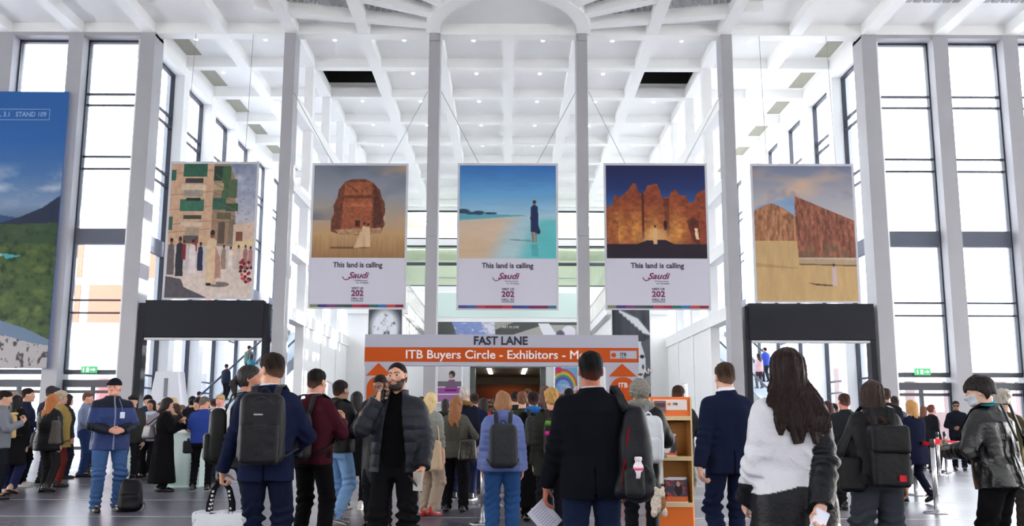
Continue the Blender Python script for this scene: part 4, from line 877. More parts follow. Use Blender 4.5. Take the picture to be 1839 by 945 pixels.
def make_hair(root, sk, h, style, rgb, L=.3, seed=0, out=.03, wid=0., strands=0):
    k = sk.k; hc = sk.head; R = .2*k
    def cap(q, off): return smin(elld(q, (0, -.014, .030), (.074+off, .096+off, .088+off*1.15)), elld(q, (0, -.03, -.02), (.066+off*.8, .072+off*.8, .075+off*.6)), .03)
    def cut(q, front=.076, nape=-.078):
        m = q*V(1, 1, 1); m[:, 0] = np.abs(q[:, 0]); a = .77*(q[:, 2]-front)-.64*(q[:, 1]-.092)+.004*np.sin(q[:, 0]*70)+.004*wob(q, 120, seed+3)
        return -np.minimum(np.minimum(a, q[:, 2]-nape), elld(m, (.080, .000, -.016), (.034, .030, .042)))
    parts = []
    if style in ('short', 'buzz', 'thin', 'curly'):
        off = {'short': .017, 'buzz': .006, 'thin': .009, 'curly': .03}[style]
        def fn(p):
            q = head_frame(p, sk); top = np.clip((q[:, 2]-.02)/.07, 0, 1); o = off*(.25+.95*top); n = wob(q, (150, 60, 110), seed)*(.0035 if style != 'curly' else .010)*(1 if style != 'buzz' else .2)
            return np.maximum(cap(q, 0)-o-n, cut(q, .076 if style != 'buzz' else .088, -.070))*k
        parts.append((fn, hc-R, hc+R, h))
    elif style in ('long', 'bob', 'pony', 'bun', 'wavy'):
        ln = {'long': L, 'wavy': L, 'bob': .17, 'pony': .02, 'bun': .02}[style]
        def fn(p):
            q = head_frame(p, sk); ang = np.arctan2(q[:, 0], -q[:, 1]-.0)
            gro = np.sin(ang*17+3*wob(q, (14, 14, 7), seed)+q[:, 2]*6)*.0035+wob(q, (90, 90, 16), seed+1)*.003+(wob(q, (26, 26, 22), seed+2)*.013 if style == 'wavy' else 0)
            d = cap(q, .017)
            if ln > .05:
                z0 = -.06-ln; w1 = .085+.10*min(ln, .4)*(1.0 if style != 'bob' else .4)+wid; bo = 1.0 if style != 'bob' else .5; yb = -.06-(.085+out)*bo; hz = z0+.45*(-.16-z0)
                zs = np.linspace(z0-.012, .03, 16); o_ = out*bo; T = lambda xs_, ys_: np.interp(zs, xs_, ys_)
                dd = T([-.34, -.26, -.16, -.06, .03], [.030, .038, .058, .084, .098]); yo = T([-.36, -.27, -.21, -.15, -.09, .03], [-.156-o_, -.150-o_, -.138-o_*.72, -.126-o_*.35, -.119-o_*.08, -.116]); ww = T([z0-.012, z0+.05, hz, -.20, -.13, -.06, .03], [w1*.62, w1*.86, w1, w1*.97, w1*.88, .100, .088])
                rows = [(a_, b_, c_, 0, e_+c_) for a_, b_, c_, e_ in zip(zs, ww, dd, yo)]+[(.06, .07, .08, 0, -.02)]
                d2 = loft(q, rows); d2 = np.maximum(d2, (q[:, 2]-.06)); rag = z0+.035*np.sin(ang*9)+.03*np.sin(q[:, 0]*60)+.03*wob(q, (60, 60, 0), seed+5)+.45*np.maximum(0, np.abs(q[:, 0])-.05)
                d2 = np.maximum(d2, rag-q[:, 2]); d = smin(d, d2, .02)
            fr = (.74*(q[:, 2]-.066)-.67*(q[:, 1]-.088)); side = (-.005-q[:, 1]) if style in ('pony', 'bun') else (.030-q[:, 1]); keep = np.maximum(fr, np.minimum(side, 1)-np.where(q[:, 2] > .05, .02, 0))
            if style in ('pony', 'bun'): keep = np.minimum(keep, q[:, 2]+.085) if True else keep
            return np.maximum(d-gro, -keep)*k
        parts.append((fn, hc-V(.3, .36, .22+ln)*k, hc+V(.3, .2, .2)*k, h))
        if style == 'pony':
            a = hc+sk.Rh@V(0, -.115, .01)*k; b = hc+sk.Rh@V(0, -.15, -.05)*k; c = hc+sk.Rh@V(0, -.12, -.05-L)*k
            parts.append((lambda p: smin(cone(p, a, b, .026*k, .034*k), cone(p, b, c, .034*k, .012*k), .02)-wob(p, (60, 60, 20), seed)*.006, np.minimum(np.minimum(a, b), c)-.09, np.maximum(np.maximum(a, b), c)+.09, h))
        if style == 'bun':
            a = hc+sk.Rh@V(0, -.12, .03)*k; parts.append((lambda p: elld(p, a, (.045*k, .04*k, .045*k))-wob(p, 90, seed)*.006, a-.09, a+.09, h))
    elif style == 'fringe':
        def fn(p):
            q = head_frame(p, sk); n = wob(q, (120, 50, 80), seed)*.006; d = cap(q, .026)-n
            fr = np.where(q[:, 1] > .02, q[:, 2]-.028-.012*np.sin(q[:, 0]*90), q[:, 2]+.06-.02*np.sin(q[:, 1]*50)-(q[:, 1] > -.03)*.055)
            return np.maximum(d, -fr)*k
        parts.append((fn, hc-R, hc+R, h))
    cf = None; m_ = cmat('hair', rgb)
    if style in ('short', 'buzz', 'thin'):
        m_ = mat('hair_tinted', (1, 1, 1), .6, bump=.5, scale=(150, 150, 30), vcol=True, spec=.08); hc_, sc_ = np.array(S(*rgb)), np.array(S(*getattr(sk, 'skin', (190, 150, 125))))
        def cf(v):
            q = head_frame(v, sk); w_ = np.clip((.01-q[:, 2])/.10, 0, 1)*.42+.35*np.clip(1-np.abs(.77*(q[:, 2]-.076)-.64*(q[:, 1]-.092))/.010, 0, 1); n_ = 1+.35*wob(q, (150, 150, 40), 4); return hc_*np.clip(n_, .5, 1.6)[:, None]*(1-w_[:, None])+(.35*hc_+.65*sc_)*w_[:, None]
    o = sdf_obj('hair', parts, m_, root, cf)
    if strands:
        f0 = parts[0][0]; r = np.random.RandomState(seed+9); A = np.sort(r.uniform(-1.75, 1.75, strands)); NP = 22; zz = np.linspace(.095, -.06-L*.985, NP); pts = np.zeros((strands, NP, 3)); ok = np.ones((strands, NP), bool)
        for j, z in enumerate(zz):
            a = A+.05*np.sin(j*.5+A*7); cy = np.interp(z, [-.3, -.1, .05], [-.07-out*.8, -.04, -.015]); dr = np.stack([np.sin(a), -np.cos(a)], 1); t = np.zeros(strands); hit = np.zeros(strands, bool)
            for st in np.linspace(.26, .0, 105):
                q = np.stack([dr[:, 0]*st, cy+dr[:, 1]*st, np.full(strands, z)], 1); ins = f0(sk.head+(q@sk.Rh.T)*sk.k*(.97 if sk.fem else 1)) < .0; nw = ins & ~hit; t[nw] = st; hit |= ins
            ok[:, j] = hit; t = t+r.uniform(-.002, .005, strands); q = np.stack([dr[:, 0]*t, cy+dr[:, 1]*t, np.full(strands, z)], 1); pts[:, j] = sk.head+(q@sk.Rh.T)*sk.k*(.97 if sk.fem else 1)
        m = MB()
        for i in range(strands):
            js = [j for j in range(NP) if ok[i, j]]
            if len(js) > 4:
                e = max(5, len(js)-r.randint(0, 4)); m.tube([tuple(pts[i, j]) for j in js[:e]], .0042*sk.k, 5, .0012*sk.k)
        m.build('strands', cmat('hair', rgb), o, True)
    return o
def make_beard(root, sk, h, rgb):
    def fn(p):
        q = head_frame(p, sk); x = np.abs(q[:, 0]); d = head_sdf(p, sk)/sk.k-.0026-.0014*wob(q, (260, 200, 90), 3)
        lip = np.hypot(x/.025, (q[:, 2]+.059)/.0125)-1; edge = -.050-.62*np.maximum(0, x-.034)*-1.0
        reg = np.minimum(np.minimum(-.047+.8*np.maximum(0, x-.050)+.15*x-q[:, 2], q[:, 1]-.005), q[:, 2]+.128); reg = np.minimum(reg, lip*.012)
        return np.maximum(d, -reg)*sk.k
    return sdf_obj('beard', [(fn, sk.head-.2, sk.head+.2, h)], cmat('hair', rgb), root)
def make_brows(root, sk, rgb):
    m = MB()
    for sd in (-1, 1): m.tube([tuple(sk.head+sk.Rh@V(sd*x, y, z)*sk.k) for x, y, z in ((.012, .098, .024), (.024, .0965, .0295), (.038, .088, .030), (.052, .073, .023))], .0045*sk.k, 6, .0022*sk.k)
    return m.build('eyebrows', cmat('hair', rgb), root, True)
def torso_rows(sk, hem, e, flare=0.):
    b = sk.b
    if sk.fem: r = [(.80, .185, .135, 0, -.01), (.92, .182, .135, 0, -.01), (1.08, .150, .108, 0, 0), (1.24, .168, .128, 0, .008), (1.36, .165, .112, 0, -.005), (1.42, .135, .09, 0, -.012), (1.47, .075, .072, 0, -.012), (1.505, .062, .062, 0, -.008)]
    else: r = [(.80, .180, .130, 0, -.005), (.92, .178, .128, 0, -.005), (1.08, .172, .120, 0, 0), (1.24, .192, .130, 0, .003), (1.36, .192, .115, 0, -.008), (1.425, .150, .092, 0, -.012), (1.48, .082, .074, 0, -.012), (1.52, .066, .066, 0, -.008)]
    r = [(z, w*b+e*(1 if z < 1.4 else .45), d*(.5+.5*b)+e*(1 if z < 1.4 else .45), cx, cy) for z, w, d, cx, cy in r]
    if hem < .80: r = [(hem, r[0][1]+flare, r[0][2]+flare*.9, 0, -.01)]+r
    else:
        w = np.interp(hem, [q[0] for q in r], [q[1] for q in r]); d = np.interp(hem, [q[0] for q in r], [q[2] for q in r]); r = [(hem, w+flare, d+flare, 0, -.005)]+[q for q in r if q[0] > hem+.02]
    return r
def top_sdf(p, sk, hem=.84, e=.02, flare=0., quilt=0., qn=.07, fold=.006, vent=False, front=0., sleeve=1., hood=0., collar=0., arm=0., seed=0, shoulder=0.):
    k = sk.k; q = sk.inv(p)/k
    d = loft(q, torso_rows(sk, hem, e, flare), 2.25)*k
    if quilt: d = d-quilt*np.sqrt(np.abs(np.sin(PI*q[:, 2]/qn)))*np.clip((1.46-q[:, 2])*12, 0, 1)
    d0 = d
    for sd in (-1, 1):
        sh, el, w = sk.arms[sd][:3]; end = w if sleeve >= 1 else (el+(w-el)*max(0, sleeve*2-1) if sleeve > .5 else sh+(el-sh)*sleeve*2)
        ra, rb, rc = (.058+e*.5+arm+shoulder)*k*(.9 if sk.fem else 1), (.050+e*.6+arm)*k*(.9 if sk.fem else 1), (.040+e*.55+arm*.8)*k
        a1 = cone(p, sh, el, ra, rb)
        if sleeve > .5:
            a2 = cone(p, el, end, rb, rc)
            if quilt:
                t = np.clip((p-el)@(w-el)/((w-el)@(w-el)), 0, 1)*np.linalg.norm(w-el); a2 = a2-quilt*.9*np.sqrt(np.abs(np.sin(PI*t/(qn*k))))
            u = (end-el)/(np.linalg.norm(end-el)+1e-9); a2 = np.maximum(a2, (p-end)@u)
        else: a2 = None; u = (end-sh)/np.linalg.norm(end-sh); a1 = np.maximum(cone(p, sh, el, ra, rb), (p-end)@u)
        if quilt:
            t = np.clip((p-sh)@(el-sh)/((el-sh)@(el-sh)), 0, 1)*np.linalg.norm(el-sh); a1 = a1-quilt*.9*np.sqrt(np.abs(np.sin(PI*t/(qn*k))))
        if a2 is not None: a1 = smin(a1, a2, .015)
        d = smin(d, a1, .035*k)
        if fold:
            de = np.linalg.norm(p-el, axis=1); d = d+fold*1.1*np.exp(-(de/.10)**2)*np.sin(((p-el)@u)*95+2*wob(p, 14, seed))
    d = smin(d, cone(p, sk.T(V(-.11, -.012, 1.405)*k), sk.T(V(.11, -.012, 1.405)*k), (.058+e*.5)*k, (.058+e*.5)*k), .04*k)
    if hood: d = smin(d, elld(q, (0, -.085, 1.455), (.125*hood, .07*hood, .085*hood))*k, .03)
    if fold: d = d+fold*wob(p, (13, 13, 9), seed)*.8+fold*.55*wob(p, (34, 30, 15), seed+1)*np.clip((1.42*k-p[:, 2])*5, 0, 1)
    if collar:
        rad = np.hypot(q[:, 0], (q[:, 1]+.008)*1.02); ring = np.maximum(np.abs(rad-.078-.02*(q[:, 2]-1.47))-.013, np.maximum(1.43-q[:, 2], q[:, 2]-(1.475+collar)))*k; d = np.minimum(d, ring)
    d = np.maximum(d, (hem-q[:, 2])*k)
    if vent: d = np.maximum(d, -np.maximum(np.maximum(np.abs(q[:, 0])-.004-.02*np.clip(1.0-q[:, 2], 0, 1), q[:, 2]-1.0), q[:, 1])*k)
    if front:
        g = front*(.45+.55*np.clip((1.5-q[:, 2])/.5, 0, 1)); d = np.maximum(d, -np.maximum(np.abs(q[:, 0])-g, -(q[:, 1]-.02))*k)
    return d
def make_top(root, sk, h, m, name='jacket', paint=None, **kw):
    lo, hi = bnds(sk, .16); lo[2] = max(0, kw.get('hem', .84)*sk.k-.12); hi[2] = max(hi[2]-.25, 1.62*sk.k)
    z = [a[i][2] for a in sk.arms.values() for i in (1, 2)]; lo[2] = min([lo[2]]+[q-.1 for q in z]); hi[2] = max([hi[2]]+[q+.1 for q in z])
    cf = None
    if paint:
        m = mat('patterned_'+m.name.split('_')[0], (1, 1, 1), .42 if 'nylon' in m.name else .8, bump=.25, scale=60, vcol=True, spec=.18)
        def cf(v):
            ar = np.full(len(v), 9.); sl = np.zeros(len(v))
            for sd in (-1, 1):
                sh, e, w = sk.arms[sd][:3]; dd = np.minimum(cone(v, sh, e, .05*sk.k, .05*sk.k), cone(v, e, w, .045*sk.k, .04*sk.k)); sl = np.where(dd < ar, sd, sl); ar = np.minimum(ar, dd)
            return paint(sk.inv(v)/sk.k, ar/sk.k, sl)
    return sdf_obj(name, [(lambda p: top_sdf(p, sk, **kw), lo, hi, h)], m, root, cf)
def legs_sdf(p, sk, w=1., flare=0., fold=.005, seed=0, top=1.0, end=.05, crop=0.):
    k = sk.k; b = sk.b; d = None
    for sd in (-1, 1):
        hp, kn, an, _ = sk.legs[sd]; hp = hp+V(0, 0, .02*k); foot = an+V(0, 0, -.045*k)
        l = smin(cone(p, hp, kn, .098*k*b*(.6+.4*w), .070*k*w), cone(p, kn, foot, .070*k*w, (.057*w+flare)*k), .03*k)
        l = np.maximum(l, (end+crop)*k+max(0, an[2]-.085*k)-p[:, 2]); d = l if d is None else smin(d, l, .02*k)
        if fold:
            kz = np.exp(-((p[:, 2]-kn[2])/.11)**2)+1.2*np.exp(-((p[:, 2]-.12*k)/.12)**2); d = d+fold*kz*np.sin(p[:, 2]*85+3*wob(p, (16, 16, 5), seed))
    q = p/k; d = smin(d, loft(q, [(.82, .165*b, .115, 0, -.01), (.92, .172*b, .125, 0, -.012), (top, .160*b, .115, 0, 0), (top+.03, .155*b, .11, 0, 0)])*k, .05*k)
    if fold: d = d+fold*wob(p, (20, 20, 7), seed+3)
    return d
def make_legs(root, sk, h, m, name='trousers', **kw):
    lo, hi = bnds(sk, .2); hi[2] = 1.1*sk.k
    pts = np.array([x for l in sk.legs.values() for x in l[:3]]); lo = pts.min(0)-.22; hi2 = pts.max(0)+.22; lo[2] = 0; hi2[2] = 1.1*sk.k
    return sdf_obj(name, [(lambda p: legs_sdf(p, sk, **kw), lo, hi2, h)], m, root)
def make_skirt(root, sk, h, m, hem=.3, w0=.2, name='skirt', seed=0):
    k = sk.k
    def fn(p):
        q = p/k; a = np.arctan2(q[:, 0], q[:, 1]); d = loft(q, [(hem, w0, w0*.85, 0, -.01), (.7, .185, .15, 0, -.01), (.92, .175, .13, 0, -.01), (1.04, .15, .11, 0, 0)])*k
        return d-.012*np.sin(a*11+3*wob(p, 5, seed))*np.clip((.9-q[:, 2])*2, 0, 1)
    return sdf_obj(name, [(fn, V(-.4, -.4, hem*k-.05), V(.4, .4, 1.1*k), h)], m, root)
def make_shoes(root, sk, h, rgb, sole=None, heel=0., kind='leather'):
    for sd in (-1, 1):
        an, rp = sk.legs[sd][2], sk.legs[sd][3]; k = sk.k; Rm = np.array(Matrix.Rotation(-math.radians(rp), 3, 'X')); base = an+V(0, 0, -.085*k)
        def loc(p): return (p-an)@Rm+V(0, 0, .085*k)
        def fn(p):
            q = loc(p)/k; q = q-V(sd*.012, 0, 0)*0; z = q[:, 2]
            d = cone(q, (0, -.05, .045), (sd*.01, .12, .034), .046, .040); d = smin(d, cone(q, (0, -.045, .06), (0, -.02, .105), .042, .040), .03); d = smin(d, elld(q, (sd*.012, .165, .03), (.044, .05, .032)), .03)
            return np.maximum(d, .014-z)*k
        lo = an-.27*k; hi = an+.3*k; o = sdf_obj('shoe', [(fn, lo, hi, h)], cmat(kind, rgb), root)
        def fs(p):
            q = loc(p)/k; x = q[:, 0]-sd*.006*np.clip(q[:, 1]*8, 0, 1); y = q[:, 1]-.05; dd = (np.sqrt((x/(.047+.006*np.clip(y*6, -1, 1)))**2+(y/.152)**2*1.0)-1)*.045
            dd2 = (((np.abs(x)/.05)**3+(np.abs(y)/.158)**3)**(1/3)-1)*.045; return np.maximum(dd2, np.abs(q[:, 2]-.012)-.012)*k
        sdf_obj('sole', [(fs, lo, hi, h)], cmat('rubber', sole or (20, 20, 22)), o)
def ring_collar(root, sk, m, z0, z1, r=.075, name='shirt_collar', thick=.006, tilt=.02, gap=0.):
    k = sk.k; vs, fs, n = [], [], 28
    for i in range(n):
        a = 2*PI*i/n; front = math.cos(a)*.5+.5                              # a = 0: front
        zt = z1-tilt*front; zb = z0-tilt*front*1.4
        for rr, z in ((r+.010, zb), (r+.002, zt), (r-thick, zt), (r-thick+.004, zb)): vs.append(sk.T(V(math.sin(a)*rr, math.cos(a)*rr-.006, z)*k))
    for i in range(n):
        for j in range(4): a, b = i*4+j, i*4+(j+1) % 4; c, d = ((i+1) % n)*4+(j+1) % 4, ((i+1) % n)*4+j; fs.append((a, d, c, b))
    return link(name, vs, fs, m, root, True)
def make_scarf(root, sk, h, rgb, z=1.47, r=.085, t=.045, tail=True, kind='cloth'):
    k = sk.k
    def fn(p):
        q = sk.inv(p)/k; rad = np.hypot(q[:, 0], (q[:, 1]+.005)*1.05)-r; d = np.hypot(rad, (q[:, 2]-z-.03*np.clip(-q[:, 1]*5, -1, 1))*.75)-t
        if tail: d = smin(d, elld(q, (.05, .13, z-.16), (.05, .03, .17)), .03)
        return (d-.006*wob(q, (40, 40, 25), 4))*k
    c = sk.T(V(0, 0, z)*k); return sdf_obj('scarf', [(fn, c-V(.25, .25, .45), c+V(.25, .3, .2), h)], cmat(kind, rgb), root)
def make_cap(root, sk, h, rgb, style='cap'):
    k = sk.k
    def fn(p):
        q = head_frame(p, sk); d = np.maximum(elld(q, (0, -.012, .040), (.087, .108, .092)), .030-.10*(q[:, 1] < 0)*0-q[:, 2]) if style != 'beanie' else np.maximum(elld(q, (0, -.014, .026), (.090, .110, .112))-.003*np.sin(np.arctan2(q[:, 0], q[:, 1])*40), .018+.25*q[:, 1]-q[:, 2]*1.0)
        if style == 'cap': d = np.minimum(d, np.maximum(elld(q, (0, .085, .042-.0), (.076, .085, .016)), np.maximum(.03-q[:, 1], -1)))
        if style == 'flat': d = smin(d, elld(q, (0, .03, .075), (.095, .12, .04)), .02)
        return d*k
    return sdf_obj({'cap': 'peaked_cap', 'beanie': 'beanie', 'flat': 'flat_cap'}[style], [(fn, sk.head-.22*k, sk.head+.24*k, h)], cmat('cloth', rgb), root)
def make_hood_fur(root, sk, h, rgb, z=1.47, name='fur_trim'):
    k = sk.k
    def fn(p):
        q = sk.inv(p)/k; rad = np.hypot(q[:, 0]*.9, (q[:, 1]+.05))-.115; d = np.hypot(rad, (q[:, 2]-z+.35*(q[:, 1]+.05)))-.036; return (d-.012*wob(q, 110, 8)-.006*wob(q, 220, 9))*k
    c = sk.T(V(0, -.05, z)*k); return sdf_obj(name, [(fn, c-.26, c+.26, h)], cmat('fur', rgb), root)
# ---------------------------------------------------------------- one person from a short description
def person(label, u, v, Y, rz=0, H=None, skin=(196, 150, 124), hair=('short', (32, 26, 24)), top=None, legs=None, shoes=((24, 22, 22), None), h=.016, pose=None, face=None, fem=False, build=1., extras=(), z0=0., group=None, cat='person'):
    "head top seen at photo pixel (u, v) at depth Y; rz: facing, 0 = away from the viewer, 180 = towards"
    pose = dict(pose or {}); ln = math.radians(pose.get('lean', 0)); tp = P(u, v, Y); zt = tp.z-z0-(.02 if hair[0] != 'none' else 0)
    if H is None: H = zt/(.531+.469*math.cos(ln))
    sk = Skel(H, build, fem, **pose); sk.skin = skin; k = sk.k; a = math.radians(rz)
    off = .82*k*math.sin(ln); x, y = tp.x+off*math.sin(a), tp.y-off*math.cos(a)
    root = thing('person', label, cat, (x, y, z0), a, group); hh = h
    make_body(root, sk, min(h, .016), skin, face)
    if hair[0] != 'none': make_hair(root, sk, min(h*.8, .011), *hair)
    t = dict(top or {}); tk = t.pop('kind', 'cloth'); tc = t.pop('col', (30, 32, 38)); nm = t.pop('name', 'jacket'); make_top(root, sk, h, cmat(tk, tc), nm, **t)
    l = dict(legs or {}); lk = l.pop('kind', 'cloth'); lc = l.pop('col', (24, 25, 30))
    if l.pop('skirt', False): make_skirt(root, sk, h, cmat(lk, lc), **l)
    else: make_legs(root, sk, h, cmat(lk, lc), l.pop('name', 'trousers'), **l)
    if shoes: make_shoes(root, sk, min(h, .012), *shoes)
    for f in extras: f(root, sk, h)
    return root, sk
X_ = lambda fn, *a, **k: (lambda root, sk, h: fn(root, sk, min(h, .012), *a, **k))
def collar(rgb=(225, 228, 235), z0=1.475, z1=1.525, r=.072, **k): return lambda root, sk, h: ring_collar(root, sk, cmat('cloth', rgb), z0, z1, r, **k)
def shirt(rgb, hem=.9, kind='cloth', name='shirt', e=.004): return lambda root, sk, h: make_top(root, sk, h, cmat(kind, rgb), name, hem=hem, e=e, sleeve=.3, fold=.003)
# ---------------------------------------------------------------- carried things (each a thing of its own, placed by its wearer)
def on_body(owner, sk, name, label, cat, at, rz=0., group=None, leaned=True):
    "empty at the base of a carried thing; at: point in the torso frame of a 1.75 m figure"
    o = thing(name, label, cat, group=group); M = Matrix.Translation(owner.location) @ Matrix.Rotation(owner.rotation_euler.z, 4, 'Z')
    if leaned and sk.lean: pv = Vector(sk.piv); M = M @ Matrix.Translation(pv) @ Matrix.Rotation(-sk.lean, 4, 'X') @ Matrix.Translation(-pv)
    M = M @ Matrix.Translation(Vector(at)*sk.k) @ Matrix.Rotation(rz, 4, 'Z'); o.location = M.translation; o.rotation_euler = M.to_euler(); return o
def backpack(owner, sk, label, rgb, w=.15, d=.10, hgt=.46, z=.98, e=.03, pocket=.55, kind='nylon', strap=None, h=.012, style='round', x=0., accent=None, logo=None, y0=None, group=None, rz=0.):
    k = sk.k; by = -(.14+e) if y0 is None else y0; t = on_body(owner, sk, 'backpack', label, 'backpack', (x, by, z), rz, group); m = cmat(kind, rgb); sd = int(w*1000)
    def main(p):
        q = p/k; zz = q[:, 2]/hgt; tw = w*(1-.16*np.clip(zz-.55, 0, 1)**1.5*2-.05*np.clip(.15-zz, 0, 1)*4) if style == 'round' else w*np.ones(len(q)); td = d*(1.05-.25*zz)
        b = np.stack([q[:, 0]*w/tw, (q[:, 1]+d)*d/td, q[:, 2]-hgt/2], 1); r = .07 if style == 'round' else .035
        return (rbox(b, (0, 0, 0), (w, d, hgt/2), min(r, d*.9))-.004*wob(q, (22, 22, 16), sd))*k
    sdf_obj('main_pouch', [(main, V(-w-.06, -2*d-.08, -.05)*k, V(w+.06, .08, hgt+.06)*k, h)], m, t)
    yb = -2*d
    if pocket and style == 'round':
        def pk(p): q = p/k; return (rbox(q, (0, yb+.01, hgt*.30), (w*.84, .04, hgt*.25*pocket/.55), .035)-.003*wob(q, 30, sd+1))*k
        sdf_obj('front_pocket', [(pk, V(-w-.03, yb-.09, -.02)*k, V(w+.03, yb+.09, hgt*.75)*k, h)], m, t)
        zt = hgt*.30+hgt*.25*pocket/.55
        MB().tube([(x_*w*k, (yb-.022+.02*abs(x_)**3)*k, (zt-.016-.05*abs(x_)**4)*k) for x_ in np.linspace(-.8, .8, 11)], .0035, 6).build('zipper', cmat('plastic', tuple(min(255, c+28) for c in rgb)), t, True)
        MB().tube([(math.sin(a_)*w*.80*k, (yb+.012+.035*(1-math.cos(a_*.9)))*k, (hgt*.5+hgt*.44*math.cos(a_))*k) for a_ in np.linspace(-2., 2., 21)], .004, 6).build('zipper', cmat('plastic', tuple(min(255, c+22) for c in rgb)), t, True)
    if style == 'flap':
        def fl(p): q = p/k; return (rbox(q, (0, yb*.5-.012, hgt*.80), (w*1.03, d*1.12, hgt*.24), .04)-.004*wob(q, 20, sd+2))*k
        sdf_obj('flap', [(fl, V(-w-.06, yb-.1, hgt*.4)*k, V(w+.06, .1, hgt*1.15)*k, h)], m, t)
    if style == 'roll':
        def rl(p): q = p/k; xx = np.abs(q[:, 0]); return (elld(q-np.stack([0*xx, 0*xx, .22*np.clip(xx-.04, 0, 1)], 1), (0, yb*.5, hgt-.0), (w*1.22, d*.75, .045))-.003*wob(q, 25, sd+2))*k
        sdf_obj('roll_top', [(rl, V(-w-.08, yb-.05, hgt-.12)*k, V(w+.08, .06, hgt+.12)*k, h)], m, t); MB().box(-.022*k, .022*k, (yb-.012)*k, (yb+.01)*k, hgt*.45*k, hgt*1.03*k).build('buckle_strap', cmat('cloth', (26, 24, 24)), t)
    if logo: MB().box(w*.28*k, w*.62*k, (yb-.022)*k, (yb+.02)*k, .055*k, .105*k).build('label_patch', cmat('cloth', logo), t)
    if accent:
        for i, (c, zz) in enumerate(accent): MB().tube([(math.sin(q)*w*.98*k, (yb*.5-d*.98*math.cos(q*.75))*k, zz*hgt*k) for q in np.linspace(-1.1, 1.1, 11)], .028*k, 8).build('colour_panel', cmat('cloth', c), t, True)
    MB().tube([(q*.035*k, -.02*k, (hgt+.035*(1-q*q))*k) for q in np.linspace(-1, 1, 9)], .008*k, 7).build('carry_handle', m, t, True)
    sm = cmat('nylon', strap or rgb); ys = by; E = e
    for s_ in (-1, 1):
        pts = [(s_*.075-x, -.03, hgt*.90), (s_*.088-x, .03-0*ys, 1.475-z+E*.6), (s_*.10-x, -ys-.02, 1.495-z+E*.7), (s_*.115-x, -ys+.06, 1.46-z+E*.5), (s_*.13-x, -ys+.128+E, 1.33-z), (s_*.16-x, -ys+.12+E, 1.15-z), (s_*.205-x-0*E, -ys+.01, 1.04-z), (s_*.15, -.02, .06)]
        fine = []
        for i in range(len(pts)-1):
            for q in (0, .33, .67): fine.append([(pts[i][c]*(1-q)+pts[i+1][c]*q)*k for c in range(3)])
        fine.append([c*k for c in pts[-1]]); MB().ribbon(fine, .048*k, .009*k, (1, 0, 0)).build('strap', sm, t, True)
    return t
def shoulder_bag(owner, sk, label, rgb, at=(.26, -.02, .82), w=.17, d=.06, hgt=.28, kind='leather', top=(.12, -.02, 1.47), h=.012, name='shoulder_bag', soft=.01, rz=0., strap=None, sh=1.):
    k = sk.k; t = on_body(owner, sk, name, label, 'bag', at, rz); m = cmat(kind, rgb)
    def f(p):
        q = p/k; zz = np.clip(q[:, 2]/hgt, 0, 1); b = np.stack([q[:, 0]/(1.05-.22*zz), q[:, 1]/(1.15-.4*zz), q[:, 2]-hgt/2], 1); return (rbox(b, (0, 0, 0), (w, d, hgt/2), min(.045, d*.9))-soft*wob(q, (18, 18, 12), 5))*k
    sdf_obj('bag_body', [(f, V(-w-.06, -d-.07, -.05)*k, V(w+.06, d+.07, hgt+.05)*k, h)], m, t); R = Matrix.Rotation(-rz, 3, 'Z'); tp = R @ (Vector(top)-Vector(at))
    for s_ in (-1, 1):
        a = Vector((s_*w*.62, 0, hgt*.92)); off = Vector((s_*.018, 0, 0)); pts = [a, a.lerp(tp, .5)+off, tp+off*.3+Vector((0, 0, .0))]; MB().ribbon([tuple(p*k) for p in pts], .026*k, .008*k, (0, 1, 0) if abs(tp.x) > .02 or True else (1, 0, 0)).build('strap', cmat(kind, strap or rgb), t, True)
    return t
# ================================================================ the people of the foreground
HH = .0078
NAVY, BLK = (24, 30, 56), (13, 14, 18)
# man with the tote bag
r, s = person('dark-haired man in navy jacket and black backpack carrying the white tote bag', 488, 633, 5.95, 7, h=HH, hair=('short', (38, 30, 26)), skin=(206, 150, 122),
    pose=dict(hyaw=48, hpitch=-6, armL=((.335, .05, .86), (.4, -1, 0), (0, .15, -1), (-1, 0, 0), 1.15), armR=((.16, .27, 1.02), (1, -.7, -.3), (-.5, .8, .1), (-.3, 0, -1), .6), stride=.12),
    top=dict(col=NAVY, hem=.80, e=.022, vent=True, fold=.009, collar=.035), legs=dict(col=(22, 28, 50), fold=.009, w=1.12), extras=[collar(z0=1.49, z1=1.53), X_(make_brows, (30, 24, 20))] if False else [collar((214, 218, 228), 1.485, 1.53)])
bpk = backpack(r, s, 'large black laptop backpack on the man with the white tote bag', (22, 23, 28), w=.165, d=.085, hgt=.52, z=.93, e=.035, h=.007, pocket=.62, strap=(40, 42, 48))
MB().box(-.03, .03, -.255, -.248, .355, .365).build('logo_tab', cmat('plastic', (170, 172, 178)), bpk)
